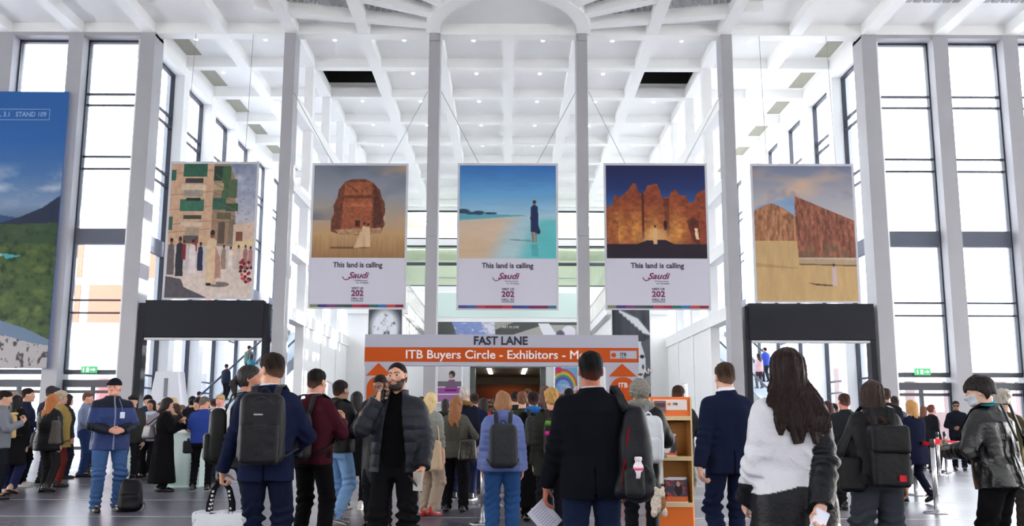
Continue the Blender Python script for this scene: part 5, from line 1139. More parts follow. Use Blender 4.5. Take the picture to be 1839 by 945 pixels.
def tote(owner, sk, label, hand, sd, w=.2, hgt=.36, d=.07):
    e, wr, dr = sk.arms[sd][1], sk.arms[sd][2], sk.arms[sd][3]; g = wr+dr*.085*sk.k; k = 1.
    t = on_body(owner, sk, 'tote_bag', label, 'bag', (g/sk.k+V(0, 0, -(hgt+.20))), 0, leaned=False); m = cmat('cloth', (212, 214, 220))
    def f(p):
        zz = np.clip(p[:, 2]/hgt, 0, 1); q = np.stack([p[:, 0]/(.92+.12*zz), p[:, 1]/(1.15-.55*zz**2), p[:, 2]-hgt/2], 1); out = rbox(q, (0, 0, 0), (w, d, hgt/2), .03)-.010*np.sin(p[:, 0]*42+3*wob(p, 6, 2))*np.clip(1.1-zz*.6, 0, 1)-.006*wob(p, (22, 22, 12), 3); inn = np.maximum(rbox(q, (0, 0, .04), (w-.012, d-.012, hgt/2), .025), 0*zz-.001*0)
        return np.maximum(out, -inn*1.0)
    sdf_obj('bag_body', [(f, V(-w-.07, -d-.08, -.06), V(w+.07, d+.08, hgt+.06), .007)], m, t)
    for y_, c in ((-d*.5, 0), (d*.5, 1)):
        pts = [(-.085, y_, hgt-.05), (-.08, y_*.9, hgt+.05), (-.055, y_*.4, hgt+.15), (-.02, 0, hgt+.20), (.02, 0, hgt+.20), (.055, y_*.4, hgt+.15), (.08, y_*.9, hgt+.05), (.085, y_, hgt-.05)]
        hd = MB().ribbon(pts, .035, .004, (0, .3, 1) if False else (1, .15, 0)).build('handle', cmat('cloth', (26, 26, 30)), t); hd['label'] = 'black strap with white flecks'
        dots = MB()
        for i in range(7):
            for s_ in (-1, 1):
                a = Vector(pts[0 if s_ < 0 else 7]).lerp(Vector(pts[2 if s_ < 0 else 5]), i/6.5); dots.box(a.x-.008, a.x+.007, a.y-.008, a.y-.004, a.z-.008, a.z+.008)
        dots.build('strap_flecks', cmat('cloth', (220, 220, 224)), hd)
    return t
tote(r, s, 'white cloth tote bag with black flecked handles hanging from the left hand', None, -1)
# ponytail woman between him and the white table
r, s = person('woman with dark grey-streaked ponytail in black jacket beside the tote bag man', 447, 654, 7.2, -68, h=.010, fem=True, hair=('pony', (46, 42, 42), .14), skin=(190, 130, 104), pose=dict(hyaw=-10, armL='fwd'), top=dict(kind='nylon', col=(16, 18, 24), hem=.82, e=.03), legs=dict(col=(20, 22, 30)), extras=[X_(make_scarf, (150, 150, 160), 1.48, .07, .025, False)])
backpack(r, s, 'tall black hiking backpack of the ponytail woman', (20, 22, 22), w=.15, d=.085, hgt=.50, z=.86, e=.02, h=.010, accent=None)
# maroon pullover man
r, s = person('man in maroon pullover and black trousers with black backpack', 568, 662, 7.6, -22, h=.009, hair=('short', (26, 22, 22)), skin=(196, 140, 116), pose=dict(armR='phone', armL='chest', hpitch=-6, feet=.14), top=dict(col=(62, 22, 34), hem=.84, e=.024, name='pullover', fold=.008, collar=.02), legs=dict(col=(15, 15, 18), w=1.12), extras=[collar((210, 205, 205), 1.5, 1.53, .068)])
backpack(r, s, 'slim black backpack on the man in the maroon pullover', (18, 19, 22), w=.14, d=.085, hgt=.47, z=.88, e=.03, h=.009)
# hooded man in pale jeans
r, s = person('man in black hooded jacket and pale blue jeans with black sports bag', 611, 682, 9.5, -32, h=.011, hair=('short', (34, 28, 26)), skin=(150, 104, 82), pose=dict(stride=.35, armR='phone', armL='down'), top=dict(kind='nylon', col=(19, 20, 22), hem=.88, e=.05, hood=1.1), legs=dict(kind='denim', col=(120, 156, 198), w=1.15, fold=.009), shoes=((70, 66, 70), (220, 215, 210)))
backpack(r, s, 'black soft backpack on the hooded man in pale jeans', (24, 24, 25), w=.16, d=.1, hgt=.42, z=1.02, e=.05, h=.012)
# bald man reading behind the caller
r, s = person('balding man looking down in a black fur-trimmed coat behind the caller', 684, 671, 9.2, 168, h=.010, hair=('buzz', (40, 32, 30)), skin=(138, 92, 72), face=dict(stubble=.25), pose=dict(hpitch=-22, armL='phone', armR='phone', lean=3), top=dict(kind='nylon', col=(16, 17, 20), hem=.52, e=.04), extras=[X_(make_hood_fur, (150, 122, 100)), lambda a, b, c: make_brows(a, b, (25, 20, 18))])
r, s = person('person in black knee-length coat facing away beside the balding man', 641, 702, 11.2, -10, h=.014, fem=True, hair=('bob', (30, 26, 26)), pose=dict(armL='phone', armR='chest', feet=.12), top=dict(col=(22, 23, 26), hem=.50, e=.04, flare=.03), legs=dict(col=(18, 18, 22), w=.85), shoes=((200, 196, 192), (225, 220, 215)))
# the caller
r, s = person('bearded man in open black puffer jacket talking on the phone', 715, 648, 6.35, 176, h=.0068, skin=(202, 152, 128), hair=('buzz', (26, 21, 20)), face=dict(stubble=.42), pose=dict(armR='ear', armL=((.25, .17, .90), (.6, -1, -.3), (.05, .45, -.85), (-.9, .3, 0), .85), hroll=5, hyaw=-8, hpitch=3, feet=.13),
    top=dict(kind='nylon', col=(30, 33, 42), quilt=.010, qn=.10, front=.105, collar=.055, e=.030, hem=.86, fold=.004), legs=dict(col=(17, 18, 21), w=1.15, fold=.009), extras=[shirt((9, 9, 11), .9), lambda a, b, c: make_brows(a, b, (25, 20, 18)), lambda a, b, c: make_beard(a, b, .005, (52, 41, 36))])
w, dr, nn = [s.arms[1][i] for i in (2, 3, 4)]; g = w+dr*.075*s.k+nn*.035*s.k
t = on_body(r, s, 'phone', 'dark phone held to the ear of the bearded caller', 'phone', g/s.k, 0); MB().box(-.005, .005, -.036, .036, -.075, .075).build('phone_body', cmat('plastic', (14, 14, 18)), t, bevel=.004); MB().box(-.0065, -.005, -.032, .032, -.068, .068).build('screen', mat('phone_glass', (.01, .01, .015), .08), t); t.rotation_euler.rotate_axis('X', .35)
w, dr, nn = [s.arms[-1][i] for i in (2, 3, 4)]; g = w+dr*.10*s.k+nn*.02*s.k
t = on_body(r, s, 'phone', 'dark phone in the lowered hand of the bearded caller', 'phone', g/s.k+V(.03, .03, -.03), .3); MB().box(-.006, .006, -.04, .04, -.08, .08).build('phone_body', cmat('plastic', (20, 20, 24)), t, bevel=.004); MB().box(-.0078, -.006, -.034, .034, -.07, .07).build('screen', mat('phone_glass', (.01, .01, .015), .08), t); t.rotation_euler.rotate_axis('Y', .7)
t = on_body(r, s, 'folded_leaflet', 'pale folded leaflet in the lowered hand of the bearded caller', 'leaflet', g/s.k+V(.0, .06, -.01), .9); MB().box(-.003, .003, -.05, .05, -.07, .07).build('front_page', cmat('plastic', (190, 182, 168)), t); MB().box(.003, .006, -.048, .05, -.07, .068).build('back_page', cmat('plastic', (170, 166, 160)), t)
# man in the black blazer
r, s = person('man in black blazer with cropped black hair and a dark bag on his shoulder', 1061, 630, 5.1, 2, h=HH, build=1.07, hair=('short', (16, 15, 17)), skin=(168, 96, 74), pose=dict(armL=((.30, .05, .83), (.5, -1, 0), (.1, .2, -1), (-1, 0, 0), .5), armR=((.23, .10, .86), (.6, -1, 0), (0, .2, -1), (-1, 0, 0), .6)), top=dict(col=(14, 16, 23), hem=.79, e=.026, fold=.008, vent=True, collar=.03, shoulder=.004), legs=dict(kind='denim', col=(26, 36, 60), w=1.15, fold=.008), extras=[collar((190, 182, 180), 1.495, 1.528, .071)])
kk = s.k
b = on_body(r, s, 'backpack', 'black backpack with red zip slung on the shoulder of the black-blazer man', 'backpack', (.27, -.10, .78), -.25)
def slung(p):
    z = p[:, 2]/.60; q = np.stack([p[:, 0]/(1.1-.62*z), p[:, 1]/(1.1-.35*z), p[:, 2]-.30], 1); return rbox(q, (0, 0, 0), (.135, .10, .30), .08)-.012*np.sin(p[:, 0]*38+p[:, 2]*9+2*wob(p, 8, 4))*np.clip(1-z*.3, 0, 1)-.006*wob(p, 20, 5)
sdf_obj('main_pouch', [(slung, V(-.2, -.2, -.05), V(.2, .2, .7), .008)], cmat('nylon', (20, 22, 30)), b)
MB().tube([(-.07, -.09, .10), (-.06, -.098, .22), (-.045, -.088, .36), (-.03, -.07, .46)], .008, 6).build('red_zip', cmat('cloth', (120, 14, 24)), b, True)
sdf_obj('side_pocket', [(lambda p: rbox(p, (-.0, -.115, .12), (.065, .035, .09), .03)-.004*wob(p, 30, 6), V(-.12, -.2, 0), V(.12, -.03, .26), .007)], cmat('nylon', (34, 36, 38)), b)
MB().ribbon([(-.05, -.05, .56), (-.09, -.02, .66), (-.13, .04, .72), (-.14, .11, .70), (-.13, .17, .58), (-.1, .12, .3)], .05, .012, (1, .2, 0)).build('strap', cmat('nylon', (26, 28, 34)), b, True)
bt = on_body(r, s, 'water_bottle', 'white bottle with pink band in the side pocket of the slung backpack', 'bottle', V(.265, -.23, .93), 0); MB().lathe([(.001, 0), (.03, .004), (.032, .05), (.031, .08), (.02, .098), (.02, .11), (.0235, .112), (.0235, .13), (.018, .134), (.001, .134)], n=20).build('bottle_body', cmat('plastic', (232, 222, 228)), bt, True); MB().lathe([(.0325, .052), (.0332, .06), (.0325, .068)], n=20).build('pink_band', cmat('plastic', (226, 90, 130)), bt, True)
py = on_body(r, s, 'plush_toy', 'small brown and white plush animal hanging from the slung backpack', 'soft toy', (.375, -.27, .705), .2)
sdf_obj('toy_body', [(lambda p: smin(smin(elld(p, (0, 0, .07), (.042, .038, .058)), elld(p, (.012, -.008, .13), (.034, .032, .032)), .01), smin(elld(np.stack([np.abs(p[:, 0]-.005), p[:, 1], p[:, 2]], 1), (.035, -.012, .02), (.018, .018, .03)), elld(np.stack([np.abs(p[:, 0]-.014), p[:, 1], p[:, 2]], 1), (.022, 0, .162), (.012, .008, .013)), .004), .012)-.002*wob(p, 160, 2), V(-.09, -.09, -.03), V(.1, .09, .2), .005)], cmat('fur', (214, 200, 186)), py)
sdf_obj('brown_patch', [(lambda p: np.maximum(elld(p, (.006, .002, .075), (.047, .043, .062)), .008-p[:, 0])-.002*wob(p, 150, 3), V(-.03, -.09, -.03), V(.1, .09, .18), .005)], cmat('fur', (150, 100, 66)), py)
MB().tube([(.012, 0, .16), (.0, .02, .22), (-.05, .05, .3)], .004, 6).build('cord', cmat('plastic', (40, 60, 56)), py)
w, dr = s.arms[-1][2], s.arms[-1][3]; g = w+dr*.12*kk
t = on_body(r, s, 'paper_sheet', 'white sheet of notes in the hand of the black-blazer man', 'paper', g/kk+V(.0, .03, -.07), .25); MB().box(-.0015, .0015, -.0015, .0, 0, .001); pg = MB(); pg.obox((-.06, 0, .06), (.075, .01, -.09), .15, .002, up=(0, 1, 0)); pg.build('sheet', cmat('plastic', (206, 208, 224)), t)
ln_ = MB()
for i in range(9):
    a = Vector((-.06, 0, .06)).lerp(Vector((.075, .01, -.09)), .1+.09*i); ln_.obox(a+Vector((-.035, -.003, -.03)), a+Vector((.03, -.003, .028)), .003, .001, up=(0, 1, 0))
ln_.build('written_lines', cmat('plastic', (120, 120, 150)), t)
# man in the navy suit walking away
r, s = person('man in navy suit with a white shirt collar walking away by the brochure rack', 1302, 650, 6.9, 6, h=.0085, hair=('short', (60, 44, 36)), skin=(214, 164, 142), pose=dict(stride=.30, fwd='R', armL=((.30, -.10, .84), (.5, -1, 0), (-.1, -.1, -1), (-1, 0, 0), .6), armR='fwd', hpitch=-4), top=dict(col=(25, 31, 54), hem=.80, e=.022, vent=True, fold=.008, collar=.03), legs=dict(col=(26, 32, 56), w=1.05, fold=.009), extras=[collar((232, 232, 240), 1.50, 1.545, .070)])
# long-haired woman
def pj(q, a, sl):
    x, y, z = q.T; c = np.tile(np.array(S(206, 206, 214)), (len(q), 1)); blk = np.array(S(20, 22, 27)); lime = np.array(S(206, 212, 200))
    m = (z < 1.00-.25*np.maximum(0, -x-.05)+.03*x) | ((sl > 0) & (a < .030)) | ((x > .12) & (z > 1.2)) | ((x > .145+.12*(1.2-z)) & (z < 1.25) & (y > -.02)); c[m] = blk
    l = (x > .17) & (y > .0) & (z < 1.02) & (a > .03); c[l] = lime; l2 = (sl < 0) & (a < .03) & (z < 1.0); c[l2] = blk; return c
r, s = person('woman with very long dark hair in a white and black jacket', 1412, 622, 4.1, 4, h=.0066, fem=True, hair=('long', (40, 26, 25), .345, 3, .055, .045, 420), skin=(214, 168, 146), pose=dict(armR=((.045, -.245, .90), (1, -.25, 0), (-.55, -.15, -.8), (.15, -1, 0), .75), armL='fwd'), top=dict(kind='nylon', paint=pj, hem=.74, e=.045, fold=.010, flare=.02, collar=.03), legs=dict(col=(20, 20, 24), w=1.25))
w, dr, nn = [s.arms[1][i] for i in (2, 3, 4)]; g = w+dr*.10*s.k+nn*.03*s.k
t = on_body(r, s, 'folded_paper', 'white folded paper in the hand behind the long-haired woman', 'paper', g/s.k, .15); MB().obox((.03, -.012, .06), (-.035, -.004, -.075), .075, .002, up=(0, 1, 0)).build('front_leaf', cmat('plastic', (224, 228, 244)), t); MB().obox((.035, -.004, .065), (-.03, .002, -.07), .075, .002, up=(0, 1, 0)).build('back_leaf', cmat('plastic', (208, 212, 230)), t)
# woman with the flap backpack
r, s = person('woman in black jacket and wide grey trousers with a flap-top backpack', 1566, 681, 6.2, -4, h=.0088, fem=True, hair=('long', (62, 48, 42), .22, 5, .05, .0, 160), skin=(206, 156, 134), pose=dict(hyaw=-12, armR=((.24, .02, .84), (.5, -1, 0), (0, .1, -1), (-1, 0, 0), .4), armL='chest', feet=.13), top=dict(kind='nylon', col=(17, 19, 24), hem=.86, e=.055, fold=.009, hood=.9), legs=dict(col=(58, 62, 70), w=1.5, flare=.045, fold=.008, name='wide_trousers'), shoes=((20, 20, 22), None), extras=[X_(make_scarf, (214, 210, 214), 1.475, .088, .022, False)])
backpack(r, s, 'black flap-top backpack with red patch on the woman in wide grey trousers', (20, 21, 24), w=.155, d=.07, hgt=.50, z=.85, e=.055, h=.008, style='flap', logo=(214, 50, 62))
shoulder_bag(r, s, 'round black shoulder bag at the left hip of the woman in wide grey trousers', (16, 17, 20), at=(-.25, -.08, .80), w=.11, d=.07, hgt=.30, top=(-.10, -.02, 1.47), kind='nylon', h=.009)
# man in the leather jacket
r, s = person('man in glossy black leather jacket with face mask and turquoise lanyard', 1757, 675, 6.1, 38, h=.0082, hair=('fringe', (30, 24, 24)), skin=(222, 178, 154), face=dict(eyes=False), pose=dict(lean=7, hyaw=22, hpitch=-8, armL=((.17, .30, 1.16), (1, -.6, -.8), (-.5, .6, .5), (-.3, -.6, .2), .8), armR='tray', feet=.13), top=dict(kind='leather', col=(15, 17, 21), hem=.83, e=.045, fold=.013, collar=.02, quilt=.0), legs=dict(col=(17, 17, 20), w=1.15), extras=[X_(make_scarf, (62, 170, 186), 1.50, .072, .018, False)])
def mask(root, sk, h):
    def f(p): q = head_frame(p, sk); return np.maximum(head_sdf(p, sk)/sk.k-.006, -np.minimum(np.minimum(.0-.012-q[:, 2], q[:, 1]-.035), q[:, 2]+.098))*sk.k
    sdf_obj('face_mask', [(f, sk.head-.2, sk.head+.2, .006)], cmat('cloth', (206, 214, 224)), root)
    for z in (-.02, -.075): MB().tube([tuple(sk.head+sk.Rh@V(-x, y, z+dz)*sk.k) for x, y, dz in ((.062, .045, 0), (.074, .02, .008*(1 if z < -.05 else -.3)), (.084, -.008, (.03 if z < -.05 else .01)))], .002, 5).build('mask_loop', cmat('cloth', (220, 224, 230)), root)
mask(r, s, 0)
backpack(r, s, 'black backpack hanging low on the leather-jacket man', (18, 20, 26), w=.13, d=.08, hgt=.55, z=.70, e=.05, h=.010, x=.13)
# cap man and his backpack on the floor
def pcap(q, a, sl):
    x, y, z = q.T; c = np.tile(np.array(S(42, 58, 108)), (len(q), 1)); dk = np.array(S(24, 28, 42)); c[(z > 1.36) & (a > -1)] = dk; c[(a < .045) & (z < 1.16) & (y > .02)] = dk; c[(np.abs(x) < .012) & (y > .05)] = np.array(S(130, 138, 160)); return c
r, s = person('grey-haired man in black cap and blue work jacket standing with folded hands', 206, 678, 10.9, 220, h=.0085, build=1.16, hair=('thin', (150, 145, 140)), skin=(222, 160, 138), face=dict(), pose=dict(hyaw=-32, armL='belly', armR='belly', feet=.13), top=dict(kind='nylon', paint=pcap, hem=.80, e=.035, fold=.008, collar=.045), legs=dict(kind='denim', col=(66, 96, 142), w=1.12, fold=.009), shoes=((28, 26, 26), None), extras=[X_(make_cap, (24, 27, 38)), lambda a, b, c: make_brows(a, b, (120, 110, 104))])
t = on_body(r, s, 'name_badge', 'white name badge on the chest of the man in the black cap', 'badge', (-.075, .215, 1.22), 0); MB().box(-.03, .03, 0, .004, 0, .085).build('card', cmat('plastic', (216, 228, 240)), t); MB().ribbon([(0, .002, .085), (.01, -.02, .17), (.03, -.09, .27)], .012, .003, (1, 0, 0)).build('lanyard', cmat('cloth', (90, 110, 150)), t)
fp = G_ = P(224, 912, 10.75); t = thing('backpack', 'black backpack standing on the floor beside the man in the black cap', 'backpack', (fp.x, 10.9, 0), .35)
sdf_obj('main_pouch', [(lambda p: rbox(np.stack([p[:, 0]*(1+.35*np.clip(p[:, 2]/.46, 0, 1)**2), p[:, 1]*(1+.3*p[:, 2]), p[:, 2]-.22], 1), (0, 0, 0), (.16, .11, .22), .09)-.008*wob(p, (16, 16, 12), 4), V(-.25, -.2, -.03), V(.25, .2, .52), .009)], cmat('nylon', (17, 18, 21)), t)
sdf_obj('front_pocket', [(lambda p: rbox(p, (0, -.11, .14), (.12, .05, .11), .045)-.005*wob(p, 25, 7), V(-.2, -.22, -.02), V(.2, 0, .3), .009)], cmat('nylon', (22, 23, 27)), t)
MB().tube([(-.04, .06, .43), (-.03, .07, .48), (.03, .07, .48), (.04, .06, .43)], .009, 7).build('carry_handle', cmat('nylon', (20, 20, 24)), t); MB().ribbon([(.13, -.06, .08), (.18, -.09, .12), (.2, -.1, .05), (.16, -.08, .012)], .03, .006, (0, 1, 0)).build('strap', cmat('nylon', (30, 32, 40)), t)
# blue puffer woman
r, s = person('woman in light blue puffer jacket and jeans with a grey backpack', 903, 701, 8.2, 2, h=.009, fem=True, build=1.12, hair=('wavy', (150, 106, 74), .10, 2, .05), skin=(214, 150, 130), pose=dict(armL='down', armR='down', feet=.11), top=dict(kind='nylon', col=(92, 108, 164), hem=.83, e=.045, quilt=.008, qn=.075, hood=1.05), legs=dict(kind='denim', col=(46, 80, 132), w=1.3, fold=.006), shoes=((40, 40, 46), (90, 90, 92)))
backpack(r, s, 'smooth charcoal backpack on the woman in the light blue puffer jacket', (40, 43, 48), w=.165, d=.10, hgt=.50, z=.88, e=.05, h=.009, pocket=0)
# fur hat person by the rack
r, s = person('person in grey fur hat and black coat with white backpack beside the brochure rack', 1148, 682, 7.5, -15, h=.011, hair=('none',), skin=(200, 150, 130), pose=dict(armR='phone'), top=dict(kind='nylon', col=(22, 23, 27), hem=.7, e=.045), legs=dict(col=(24, 25, 30)), extras=[lambda a, k_, h: sdf_obj('fur_hat', [(lambda p: (np.maximum(elld(head_frame(p, k_), (0, -.02, .02), (.105, .122, .115)), -(head_frame(p, k_)[:, 1]*-1+.07))-.012*wob(p, 90, 3))*k_.k, k_.head-.25, k_.head+.25, .010)], cmat('fur', (140, 136, 128)), a), X_(make_scarf, (130, 126, 118), 1.46, .11, .05, False, 'fur')])
backpack(r, s, 'white backpack with grey piping on the person in the fur hat', (214, 218, 224), w=.15, d=.09, hgt=.46, z=.92, e=.045, h=.011, strap=(120, 124, 130), x=.10)
# man hidden by the rack
r, s = person('dark-haired man half hidden behind the brochure rack in grey-green trousers', 1217, 692, 10.2, -30, h=.013, hair=('short', (52, 36, 30)), skin=(176, 112, 84), pose=dict(hpitch=-20, stride=.3, armR='phone', armL='phone'), top=dict(col=(40, 40, 44), hem=.85, e=.03), legs=dict(col=(70, 68, 62), w=1.1), shoes=((30, 28, 28), None))
# ================================================================ furniture of the floor
kx0, kx1, KY = P(1166, 760, 8.5).x, P(1243, 760, 8.5).x, 8.5; kc = (kx0+kx1)/2; kw = kx1-kx0; ktop = P(1205, 713, 8.5).z
kt = thing('brochure_rack', 'birch brochure rack with orange header and stepped shelves', 'brochure rack', (kc, KY, 0))
M_BIR = mat('birch_ply', S(206, 152, 88), .5, var=.14, scale=(3, 3, 40)); M_EDG = mat('ply_edge', S(222, 196, 150), .6); M_KOR = mat('rack_orange', S(232, 112, 30), .5)
zk = lambda v: P(1205, v, 8.5).z
for s_ in (-1, 1):
    MB().box(s_*kw/2, s_*(kw/2-.018), 0, .36, 0, ktop-.02).build('side_panel', M_BIR, kt); MB().box(s_*kw/2, s_*(kw/2-.018), -.002, 0, 0, ktop-.02).build('edge_band', M_EDG, kt)
MB().box(-kw/2, kw/2, .34, .36, 0, ktop-.02).build('back_panel', M_BIR, kt)
sh = [(750, .04), (822, .02), (905, .0)]
hb = MB(); hb.obox((0, .02, zk(749)), (0, .05, ktop), kw, .016, up=(0, 1, 0)); hb.build('header_board', M_KOR, kt)
MB().box(-kw*.40, kw*.40, .012, .02, zk(737), zk(718)).build('header_plate', cmat('plastic', (238, 226, 222)), kt, bevel=.004); MB().box(-kw*.38, -kw*.1, .002, .012, zk(741), zk(720)).build('header_photo', cmat('plastic', (150, 96, 84)), kt); MB().box(-kw*.36, -kw*.12, -.001, .002, zk(732), zk(724)).build('photo_detail', cmat('plastic', (70, 60, 70)), kt)
MB().lathe([(.016, 0), (.016, .003)], n=14).build('header_mark', M_KOR, kt, loc=(-kw*.02, .010, zk(726))).rotation_euler = (PI/2, 0, 0); text('header_text', 'ITB', mat('gate_ink', S(26, 26, 50), .6), kt, (kw*.12, .008, zk(726)), size=.035, bold=.02)
for v, dy in sh:
    z = zk(v); f = MB(); f.box(-kw/2+.02, kw/2-.02, -.03, .34, z-.018, z); f.build('shelf', M_BIR, kt); MB().box(-kw/2+.02, kw/2-.02, -.045, -.03, z-.03, z+.015).build('shelf_lip', M_EDG, kt)
for va, vb in ((752, 820), (824, 903)):
    MB().obox((0, .32, zk(vb)+.02), (0, .22, zk(va)-.04), kw-.04, .012, up=(0, 1, 0)).build('slanted_board', M_BIR, kt)
MB().box(-kw/2+.018, kw/2-.018, -.02, 0, .05, zk(910)).build('front_panel', M_KOR, kt)
def brochure(label, x, y, z, w, h, cover, grp):
    t = thing('brochure', label, 'brochure', (kc+x, KY+y, z), 0, grp); t.rotation_euler = (-.16, 0, 0); MB().box(-w/2, w/2, 0, .006, 0, h).build('pages', cmat('plastic', (214, 214, 224)), t); print_sheet('cover', cover, -w/2, w/2, 0, h, -.002, t); return t
def cover(seed, dark):
    r = Ras(50, 66, (64, 70, 90)); n = r.noise(8, 10, seed, 3); r.put((n-.45)*4, dark); r.put(r.ell(.62, .45, .2, .25, .2), (40, 40, 46)); r.put(r.ell(.62, .25, .1, .1, .3), (196, 150, 126)); r.put(r.rect(.0, .0, 1, .09), (214, 216, 230)); r.put(r.rect(0, .72, 1, .92), (224, 112, 56)); r.put(r.rect(0, .92, 1, 1.1), (226, 224, 230)); return r
def cover2():
    r = Ras(50, 60, (60, 58, 66)); r.put(r.ell(.45, .6, .3, .25, .2), (226, 222, 226)); r.put(r.ell(.6, .38, .12, .12, .3), (190, 140, 120)); r.put(r.rect(0, .8, 1, .9), (222, 100, 50)); r.put(r.rect(0, .9, 1, 1.1), (228, 226, 230)); r.put(r.rect(0, 0, 1, .1), (210, 212, 226)); return r
zb = zk(822)+.002; brochure('brochure with a person in white on the cover, alone on the middle shelf', -.05, .02, zb, .20, .235, cover2(), 'brochures on the rack'); c = brochure('second brochure tucked behind the one with a person in white', -.025, .06, zb, .20, .25, cover(5, (150, 90, 80)), 'brochures on the rack')
zb = zk(905)+.002
brochure('front brochure with a suited person on the cover, lower shelf of the rack', .045, .0, zb, .21, .27, cover(11, (196, 80, 66)), 'brochures on the rack'); brochure('brochure showing only its pale edge behind the front one, lower shelf', .075, .05, zb, .21, .275, cover(12, (120, 90, 90)), 'brochures on the rack'); brochure('reddish brochure half hidden at the left of the lower shelf', -.14, .03, zb, .18, .27, cover(13, (206, 90, 66)), 'brochures on the rack')
# queue posts and belts
def post(u, v, Y, label, base=True):
    g = P(u, v, Y); t = thing('queue_post', label, 'queue post', (g.x, Y, 0), 0, 'steel queue posts')
    MB().lathe([(.17, 0), (.17, .012), (.12, .022), (.04, .03), (.032, .05)], n=28).build('base', M_CHROME, t, True); MB().lathe([(.032, .03), (.032, .92)], n=18).build('pole', M_CHROME, t, True); MB().lathe([(.034, .90), (.034, 1.0), (.028, 1.01)], n=18).build('belt_head', cmat('plastic', (60, 62, 66)), t, True); return Vector((g.x, Y, .95))
def belt(a, b, label, w=.05, sag=.03):
    d = b-a; pts = [tuple(a.lerp(b, i/8)-Vector((0, 0, sag*math.sin(PI*i/8)))) for i in range(9)]; o = MB().ribbon(pts, w, .003, (0, 0, 1)).build('barrier_belt', cmat('cloth', (222, 18, 34)), None); return tag(o, label, 'barrier belt', 'red barrier belts')
q1 = post(1682, 913, 11.0, 'steel queue post in the open floor, left of the leather-jacket man'); q2 = post(1645, 880, 13.6, 'steel queue post beside the walking blonde woman'); q3 = post(1687, 843, 18.5, 'steel queue post near the suited man by the door'); q4 = post(1700, 840, 19.5, 'steel queue post nearest the right glass doors'); q5 = post(1497, 891, 12.6, 'steel queue post left of the flap-top backpack'); q6 = post(867, 933, 9.7, 'steel queue post left of the light blue puffer jacket'); q7 = post(880, 905, 11.8, 'steel queue post just behind the light blue puffer jacket'); q8 = post(1790, 905, 11.4, 'steel queue post behind the leather-jacket man')
belt(q2, q1, 'red barrier belt running back to the post in the open floor'); belt(q1+Vector((.03, 0, .03)), q8, 'wide red barrier belt ending behind the leather-jacket man', .08); belt(q5, q2, 'red barrier belt behind the woman in wide grey trousers'); belt(q5+Vector((-1.6, .3, 0)), q5, 'short red barrier belt seen beside the navy suit'); 
# white high table with papers, letter-shaped stand
tc_ = P(332, 800, 15.0); t = thing('counter', 'pale green-white promotion counter with papers on it, left of the blue-shirt man', 'counter', (tc_.x, 15.0, 0)); M_CT = mat('counter_white', S(206, 226, 222), .4)
MB().lathe([(.30, .03), (.27, .5), (.30, .98)], n=28).build('body', M_CT, t, True); MB().box(-.42, .5, -.3, .3, .98, 1.02).build('worktop', mat('counter_top', S(226, 232, 236), .35), t, bevel=.01); MB().box(.25, .40, -.25, .2, 0, .98).build('leg_panel', M_CT, t); MB().lathe([(.36, 0), (.36, .03)], n=28).build('foot_plate', M_CT, t)
for i in range(6):
    o = MB().box(-.07, .07, -.1, .1, 0, .012+.01*(i % 3)).build('paper_stack', cmat('plastic', (226, 228, 236))); o.location = (tc_.x-.34+.14*i, 14.9+.05*(i % 2), 1.02); o.rotation_euler = (0, 0, .3*i); tag(o, 'small white paper stack lying on the pale promotion counter', 'paper', 'papers on the promotion counter')
tc2 = P(262, 800, 17.5); t = thing('counter', 'second white counter behind the man in the black cap', 'counter', (P(272, 800, 19.).x, 19., 0)); MB().box(-.5, .5, -.25, .25, .0, 1.0).build('body', M_CT, t, bevel=.02); MB().box(-.55, .55, -.3, .3, 1.0, 1.04).build('worktop', M_CT, t)
ac = P(304, 700, 23.); at_ = P(304, 668, 23.).z; t = thing('letter_stand', 'tall grey-white stand shaped like a letter A near the left windows', 'display stand', (ac.x, 23., 0)); M_A = mat('stand_grey', S(214, 216, 228), .5)
A_ = MB(); A_.prism([(-.58, .95), (.58, .95), (.32, at_), (-.32, at_)], -.25, .25); A_.prism([(-1.05, 0), (-.6, 0), (-.2, .95), (-.58, .95)], -.25, .25); A_.prism([(.6, 0), (1.05, 0), (.58, .95), (.2, .95)], -.25, .25); A_.build('letter_body', M_A, t); MB().box(-.05, .05, -.27, -.25, at_-.75, at_-.2).build('slot', cmat('plastic', (120, 124, 134)), t)
# staircases in the aisles
def stairs(sx, label):
    a = Vector((sx*13.9, 34.4, 0)); b = Vector((sx*11.0, 42.6, 6.0)); n = 34; t = thing('staircase', label, 'staircase', tuple(a)); hd = Vector((b.x-a.x, b.y-a.y, 0)); hd_n = hd.normalized(); sd = Vector((hd_n.y, -hd_n.x, 0)); M_ST = mat('stair_pale', S(206, 210, 216), .5)
    for i in range(n):
        q = hd*(i/n); m = MB(); m.obox(q-Vector((0, 0, -(6.0*(i+1)/n)+.09)), q+hd*(1/n)*1.05+Vector((0, 0, 6.0*(i+1)/n-.09)), 2.0, .18); m.build('step', M_ST, t)
    for s_ in (-1, 1):
        o = sd*(s_*1.05); m = MB(); m.obox(o+Vector((0, 0, -.05)), hd+o+Vector((0, 0, 6.0-.05)), .07, .5); m.build('stringer', cmat('plastic', (120, 126, 134)), t)
        MB().tube([o+Vector((0, 0, 1.1)), hd+o+Vector((0, 0, 7.1))], .05, 8).build('handrail', cmat('plastic', (56, 66, 84)), t)
        g = MB(); g.obox(o+Vector((0, 0, .62)), hd+o+Vector((0, 0, 6.62)), .015, .8); g.build('glass_panel', M_GLASS, t)
    return lambda f, side=0: (Vector((a.x, a.y, 0))+hd*f+sd*side, 6.0*f+6.0/n)
st_l = stairs(-1, 'pale staircase with glass sides rising behind the left portal'); st_r = stairs(1, 'pale staircase with glass sides rising behind the right portal')
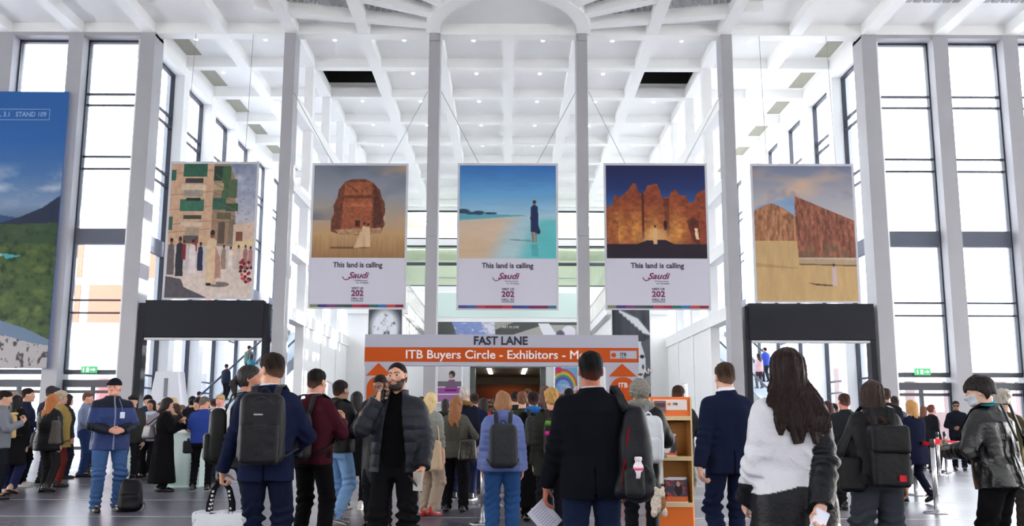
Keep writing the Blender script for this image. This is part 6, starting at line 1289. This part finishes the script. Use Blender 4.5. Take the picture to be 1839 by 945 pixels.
# ================================================================ the crowd
def F(label, u, v, Y, rz, hair, hc, tc, lc, tk='cloth', lk='cloth', fem=False, skin=(204, 156, 134), hem=.82, e=.028, w=1.08, pose=None, quilt=0., hood=0., shoes=(26, 24, 24), sole=None, L=.25, h=None, ex=(), build=1., z0=0., H=None, group=None, **kw):
    top = dict(kind=tk, col=tc, hem=hem, e=e, quilt=quilt, hood=hood, fold=.007); top.update(kw); hs = (hair, hc, L) if hair != 'none' else ('none',)
    return person(label, u, v, Y, rz, H=H, skin=skin, hair=hs, top=top, legs=dict(kind=lk, col=lc, w=w), shoes=(shoes, sole), h=h or (.013 if Y < 12 else .017 if Y < 22 else .026), pose=pose, fem=fem, extras=ex, build=build, z0=z0, group=group)
PH = dict(armL='phone', armR='phone', hpitch=-12)
# left side
r, s = F('person in long black coat and dark hood with a beige roll-top backpack', 31, 709, 13.2, 5, 'bob', (22, 20, 22), (26, 27, 30), (36, 38, 72), fem=True, hem=.52, e=.04, w=1.2, pose=dict(stride=.35, armL='phone'), shoes=(190, 150, 130), ex=[X_(make_cap, (20, 20, 22), 'beanie')])
backpack(r, s, 'beige roll-top backpack with black strap on the person in the long black coat', (206, 172, 124), w=.15, d=.07, hgt=.40, z=1.0, e=.05, h=.013, style='roll', pocket=0, kind='cloth', strap=(30, 28, 28))
F('dark-haired man with beard in grey jacket at the far left edge', 8, 701, 12.4, -60, 'short', (34, 26, 24), (120, 124, 134), (30, 32, 40), pose=dict(hpitch=-15, armR='phone'))
F('bald man behind the beige roll-top backpack', 26, 702, 15.2, -80, 'buzz', (150, 130, 120), (40, 44, 60), (28, 30, 40), skin=(222, 170, 156))
r, s = F('tall man in dark blue looking right, left of the red-haired woman', 50, 697, 14.8, -70, 'short', (36, 28, 26), (32, 36, 60), (20, 20, 24), pose=dict(armR='tray', armL='pocket'), shoes=(190, 186, 184), sole=(230, 230, 230))
shoulder_bag(r, s, 'dark shoulder bag of the tall man in dark blue', (26, 28, 40), at=(.22, -.05, .85), top=(.1, 0, 1.46), h=.014)
r, s = F('woman with red-blonde hair in shiny black quilted coat', 94, 707, 13.6, -12, 'wavy', (176, 108, 62), (18, 20, 26), (44, 42, 44), tk='nylon', fem=True, hem=.74, e=.045, quilt=.010, qn=.055, L=.24, pose=dict(stride=.22, armL='chest'), w=.95, shoes=(24, 22, 24))
shoulder_bag(r, s, 'black quilted handbag at the left of the red-haired woman', (20, 20, 24), at=(-.27, .02, .78), w=.12, hgt=.3, top=(-.1, 0, 1.46), kind='nylon', h=.013)
shoulder_bag(r, s, 'grey-brown slouchy bag at the right of the red-haired woman', (92, 88, 84), at=(.24, -.12, .86), w=.10, hgt=.42, top=(.1, 0, 1.46), kind='cloth', h=.013)
F('man with flat dark cap behind the red-haired woman', 93, 693, 15.6, -20, 'short', (60, 52, 48), (44, 48, 60), (36, 38, 60), ex=[X_(make_cap, (52, 56, 74), 'flat')])
F('grey-blonde person in a mustard fringed shawl', 110, 702, 14.6, -30, 'curly', (176, 160, 138), (150, 128, 74), (110, 46, 42), fem=True, hem=.72, e=.06, flare=.04, w=.9, L=.1, skin=(190, 140, 120))
F('person with dark hair just behind the mustard shawl', 122, 707, 16.6, -30, 'bob', (34, 28, 28), (50, 46, 50), (34, 34, 48), fem=True)
F('balding man in grey-blue shirt and jeans reading something', 157, 704, 17.2, -72, 'thin', (96, 70, 56), (124, 136, 166), (48, 66, 110), lk='denim', e=.012, pose=dict(armR='tray', armL='phone', hpitch=-6), skin=(214, 156, 132), hem=.94)
F('dark-dressed person with dark hair right of the grey-blue shirt', 172, 719, 18.5, 60, 'bob', (52, 38, 34), (28, 32, 52), (20, 20, 26), fem=True, pose=PH)
F('person in black at the left shoulder of the man in the black cap', 184, 717, 19.6, 80, 'short', (30, 26, 26), (20, 22, 30), (18, 18, 22))
F('person in dark coat between the grey-blue shirt and the black cap', 164, 724, 20.8, 20, 'short', (40, 32, 30), (30, 34, 44), (22, 22, 28))
F('man in dark cap and olive coat just right of the black cap', 240, 709, 15.0, 200, 'short', (40, 34, 32), (52, 52, 50), (30, 30, 36), ex=[X_(make_cap, (40, 38, 40), 'flat')], skin=(196, 150, 130))
F('man in black knitted cap behind the promotion counters', 266, 709, 17.6, 230, 'short', (26, 24, 26), (48, 54, 74), (22, 22, 30), ex=[X_(make_cap, (18, 18, 24), 'beanie')])
r, s = F('dark-haired woman with a light blue scarf facing the viewer', 273, 717, 17.0, 175, 'long', (28, 22, 24), (150, 142, 156), (24, 24, 30), fem=True, L=.2, skin=(176, 118, 98), pose=dict(armL='chest'), ex=[X_(make_scarf, (190, 210, 222), 1.45, .085, .035)])
shoulder_bag(r, s, 'pale lilac handbag of the woman with the light blue scarf', (196, 180, 200), at=(.15, .22, .72), w=.15, hgt=.32, top=(.16, .1, 1.1), kind='cloth', h=.015)
r, s = F('woman in long black coat with a grey leather bag at the counter', 300, 713, 13.8, -58, 'long', (36, 26, 26), (17, 17, 19), (18, 18, 20), fem=True, hem=.16, e=.04, flare=.08, L=.12, pose=PH, ex=[X_(make_scarf, (66, 56, 54), 1.47, .08, .03, False)])
shoulder_bag(r, s, 'large grey leather bag on the shoulder of the woman in the long black coat', (84, 82, 88), at=(-.16, -.26, .98), w=.19, hgt=.26, top=(-.10, -.03, 1.47), h=.012, rz=.3)
F('blonde person behind the woman in the long black coat', 312, 713, 17.2, 150, 'bob', (206, 180, 140), (60, 56, 60), (40, 40, 50), fem=True)
F('person with brown fringe and bowed head beside the counter', 317, 724, 16.4, 120, 'bob', (66, 46, 40), (44, 44, 50), (30, 30, 36), fem=True, pose=PH)
F('person in bright blue shirt bending over the far counter', 328, 727, 20.5, 90, 'short', (120, 90, 70), (88, 120, 190), (40, 44, 60), pose=PH)
F('dark-haired person in black between the blue shirts', 339, 729, 20.0, 100, 'long', (44, 34, 32), (24, 24, 28), (24, 24, 30), fem=True, L=.15)
F('black-haired person bowed behind the royal-blue polo shirt', 357, 715, 16.2, 160, 'bob', (20, 18, 20), (34, 36, 44), (26, 26, 32), pose=PH)
r, s = F('grey-haired man in royal-blue polo shirt and black trousers', 368, 711, 13.9, 8, 'thin', (104, 92, 84), (46, 66, 140), (17, 17, 21), e=.022, hem=.88, sleeve=.45, pose=dict(armL='tray', armR='tray', hyaw=-45, hpitch=-14, feet=.13), skin=(210, 150, 126), build=1.08, w=1.0, shoes=(40, 38, 38), sole=(170, 168, 164))
t = on_body(r, s, 'belt_pouch', 'black pouch hanging from the belt of the man in the royal-blue polo', 'pouch', (-.24, -.04, .70), .2); sdf_obj('pouch_body', [(lambda p: rbox(p, (0, 0, .11), (.085, .05, .11), .03)-.005*wob(p, 25, 3), V(-.13, -.1, -.03), V(.13, .1, .27), .012)], cmat('nylon', (22, 22, 26)), t); MB().box(-.02, .02, -.055, -.045, .1, .26).build('buckle_strap', cmat('nylon', (30, 30, 34)), t)
F('fair-haired man facing the viewer behind the royal-blue polo', 397, 708, 16.0, 170, 'short', (190, 160, 110), (222, 220, 222), (50, 54, 70), pose=dict(hpitch=-16), skin=(220, 150, 140))
F('person in black with dark bun left of the hiking backpack', 346, 711, 18.4, 15, 'bun', (30, 26, 26), (26, 26, 32), (22, 22, 28), fem=True)
F('person in dark coat far behind the royal-blue polo', 384, 716, 19.5, 40, 'short', (60, 46, 40), (40, 44, 56), (28, 28, 36))
F('woman with light brown hair far behind the grey leather bag', 290, 722, 20.6, 140, 'long', (120, 90, 70), (70, 66, 80), (40, 40, 50), fem=True, L=.15)
# queue in the middle
r, s = F('blonde woman in pale fur jacket, beige trousers and red shoes', 773, 704, 10.4, -28, 'wavy', (222, 192, 140), (150, 152, 146), (176, 158, 140), tk='fur', fem=True, hem=.98, e=.04, w=1.35, pose=dict(stride=.18, armL='phone'), shoes=(190, 40, 34), sole=(150, 30, 28), L=.16, skin=(224, 176, 156))
shoulder_bag(r, s, 'cream canvas bag on the shoulder of the blonde woman', (216, 190, 158), at=(.20, -.16, .66), w=.11, hgt=.42, top=(.10, -.02, 1.46), kind='cloth', h=.011)
r, s = F('woman with long light brown hair in olive jacket and wide black trousers', 819, 711, 10.9, -10, 'wavy', (146, 98, 62), (84, 82, 74), (20, 20, 25), fem=True, hem=.82, e=.035, w=1.3, L=.27, pose=dict(armR='strap', feet=.13))
shoulder_bag(r, s, 'dark olive shopper bag of the woman with light brown hair', (44, 42, 36), at=(.22, -.12, .78), w=.15, hgt=.34, top=(.11, -.02, 1.46), h=.011)
F('grey-haired man in navy coat with brown fur hood', 834, 694, 12.6, -14, 'thin', (186, 176, 170), (28, 30, 46), (30, 34, 60), hem=.66, e=.04, ex=[X_(make_hood_fur, (140, 108, 66))], shoes=(34, 34, 38), sole=(200, 200, 200), pose=dict(feet=.14))
F('person in navy jacket next to the brown fur hood', 852, 706, 13.6, 10, 'short', (50, 40, 36), (26, 32, 60), (34, 40, 66))
F('person in red jacket glimpsed left of the light blue puffer', 868, 714, 14.8, 30, 'bob', (46, 36, 34), (190, 44, 40), (30, 30, 36), fem=True)
F('curly-haired person in dark green jacket right of the light blue puffer', 938, 704, 12.2, 0, 'curly', (112, 76, 54), (46, 54, 40), (24, 24, 28), fem=True, L=.1)
F('dark-haired person between the green jacket and the blue scarf', 925, 703, 15.0, 10, 'short', (36, 28, 28), (40, 38, 40), (26, 26, 30))
F('brown-haired person ahead of the blue scarf', 948, 698, 16.0, 0, 'short', (86, 60, 46), (70, 62, 60), (30, 30, 36))
r, s = F('dark-haired person in long black coat with bright blue scarf', 958, 702, 10.0, 5, 'short', (40, 26, 24), (17, 17, 20), (16, 16, 18), fem=True, hem=.20, e=.05, flare=.04, L=.1, ex=[X_(make_scarf, (44, 104, 176), 1.49, .085, .042, False)])
backpack(r, s, 'dark grey backpack on the person with the bright blue scarf', (44, 44, 46), w=.15, d=.08, hgt=.42, z=1.0, e=.05, h=.012)
r, s = F('curly blonde woman in dark olive jacket beside the black blazer', 991, 697, 8.7, 6, 'curly', (190, 146, 84), (48, 50, 44), (30, 30, 36), fem=True, hem=.72, e=.045, L=.1, h=.011, pose=dict(armL='down'), skin=(214, 160, 136))
backpack(r, s, 'dark backpack with pink and green panels on the curly blonde woman', (44, 28, 34), w=.145, d=.09, hgt=.46, z=.94, e=.045, h=.011, pocket=0, accent=[((226, 50, 140), .62), ((96, 160, 60), .88)])
F('brown-haired person ahead of the curly blonde woman', 979, 692, 13.4, 0, 'bob', (96, 66, 56), (60, 50, 48), (30, 30, 34), fem=True)
F('person with tied brown hair far ahead by the passage', 1010, 707, 16.4, 0, 'bun', (90, 62, 48), (50, 50, 60), (30, 32, 40), fem=True)
F('dark-haired man partly hidden by the black blazer', 1022, 697, 14.2, 0, 'short', (30, 26, 26), (34, 36, 44), (24, 24, 28))
F('person in grey jacket in the queue ahead of the caller', 757, 712, 15.0, 0, 'short', (70, 56, 48), (90, 92, 98), (34, 36, 46))
F('person in black at the head of the queue by the purple poster', 800, 716, 18.0, 0, 'bob', (40, 32, 30), (26, 26, 30), (24, 24, 28), fem=True)
F('tall man in brown coat at the head of the queue', 892, 710, 19.0, 0, 'short', (60, 44, 36), (80, 62, 50), (40, 36, 36))
F('woman in teal jacket at the head of the queue', 916, 715, 20.5, 0, 'long', (90, 66, 50), (46, 110, 116), (30, 32, 40), fem=True, L=.2)
# right side
F('man in dark jacket with short reddish-brown hair left of the flap-top backpack', 1516, 706, 11.4, 0, 'short', (70, 48, 42), (38, 42, 44), (28, 28, 34), skin=(216, 138, 124))
F('dark-haired person in profile left of the flap-top backpack', 1497, 724, 15.2, 80, 'short', (32, 28, 30), (36, 38, 48), (26, 26, 32))
F('person in dark red behind the long-haired woman', 1486, 719, 13.0, 15, 'long', (60, 34, 34), (36, 36, 44), (24, 24, 30), fem=True, L=.2)
F('dark-haired man in black jacket right of the flap-top backpack', 1590, 697, 13.8, -20, 'short', (56, 42, 36), (30, 32, 38), (24, 24, 30))
F('person in navy jacket behind the walking blonde woman', 1606, 711, 15.2, 10, 'short', (54, 46, 46), (34, 40, 56), (24, 24, 30))
F('blonde woman in navy blouse and trousers walking left of the red belt', 1637, 718, 12.3, 18, 'wavy', (196, 148, 92), (26, 30, 52), (24, 28, 46), fem=True, hem=.66, e=.03, L=.12, pose=dict(stride=.62, fwd='L', armR='phone', armL='phone'), w=1.0, shoes=(18, 18, 20), build=1.05)
F('woman with pinned-up reddish hair in dark suit, in profile by the doors', 1672, 726, 19.6, -82, 'bun', (110, 64, 54), (30, 32, 38), (22, 22, 28), fem=True, skin=(216, 150, 140), hem=.7)
F('brown-haired person behind the woman with pinned-up hair', 1658, 729, 21.2, -60, 'bob', (120, 76, 58), (40, 42, 50), (26, 26, 32), fem=True)
F('dark-suited man in sunglasses standing by the right glass doors', 1716, 720, 20.8, 150, 'short', (26, 24, 26), (26, 30, 40), (20, 22, 30), skin=(150, 104, 84), ex=[collar((226, 226, 232)), lambda a, k_, h: MB().box(-.07, .07, .085, .10, -.012, .018).build('sunglasses', cmat('plastic', (8, 8, 10)), a, loc=tuple(k_.head))], pose=dict(armL='belly', armR='belly'))
r, s = F('grey-haired person in brown coat reaching out behind the leather-jacket man', 1799, 699, 8.2, -50, 'curly', (176, 168, 158), (74, 66, 42), (50, 48, 46), fem=True, L=.1, pose=dict(armR=((.30, .42, 1.32), (.5, -.3, -1), (.2, 1, 0), (0, 0, -1), .3)), h=.012, shoes=(120, 118, 116))
# people on the stairs
for f, side, lab, hair, hc, tc, lc, sx, fem in ((.02, .4, 'person in dark jacket at the foot of the left stairs', 'short', (30, 26, 28), (40, 44, 58), (26, 28, 36), -1, 0), (.10, -.3, 'man in navy suit starting up the left stairs', 'short', (40, 32, 32), (30, 40, 74), (30, 38, 66), -1, 0), (.33, -.5, 'person in dark clothes with white bag half way up the left stairs', 'short', (40, 34, 32), (36, 40, 56), (28, 30, 40), -1, 0), (.42, .3, 'person in teal jacket half way up the left stairs', 'bob', (70, 56, 50), (58, 128, 150), (40, 44, 56), -1, 1), (.5, -.4, 'person in grey-green coat on the left stairs', 'short', (50, 40, 38), (96, 112, 106), (50, 54, 60), -1, 0), (.56, .45, 'person in white jacket high on the left stairs', 'short', (56, 46, 44), (212, 212, 222), (60, 60, 72), -1, 0), (.64, -.2, 'person in purple near the top of the left stairs', 'bob', (40, 32, 36), (110, 60, 130), (50, 46, 60), -1, 1),
        (.50, .4, 'person in bright blue jacket on the right stairs', 'short', (40, 34, 34), (60, 84, 180), (50, 54, 70), 1, 0), (.58, -.3, 'person in orange jacket on the right stairs', 'short', (60, 44, 36), (226, 150, 80), (70, 60, 60), 1, 0), (.44, -.4, 'person in dusty pink coat on the right stairs', 'long', (50, 36, 36), (206, 170, 176), (70, 60, 66), 1, 1), (.66, .3, 'person in black jacket high on the right stairs', 'short', (30, 26, 26), (40, 42, 48), (36, 36, 42), 1, 0)):
    q, z = (st_l if sx < 0 else st_r)(f, side); dcam = np.array(q)+np.array([0, 0, z+1.72])-np.array([0, 0, CAMH]); uu = CU+CF*(dcam@CR)/(dcam@CFW); vv = CV-CF*(dcam@CUP)/(dcam@CFW)
    F(lab, uu, vv, q.y, -20*-sx, hair, hc, tc, lc, fem=bool(fem), z0=z, h=.03, pose=dict(stride=.2))
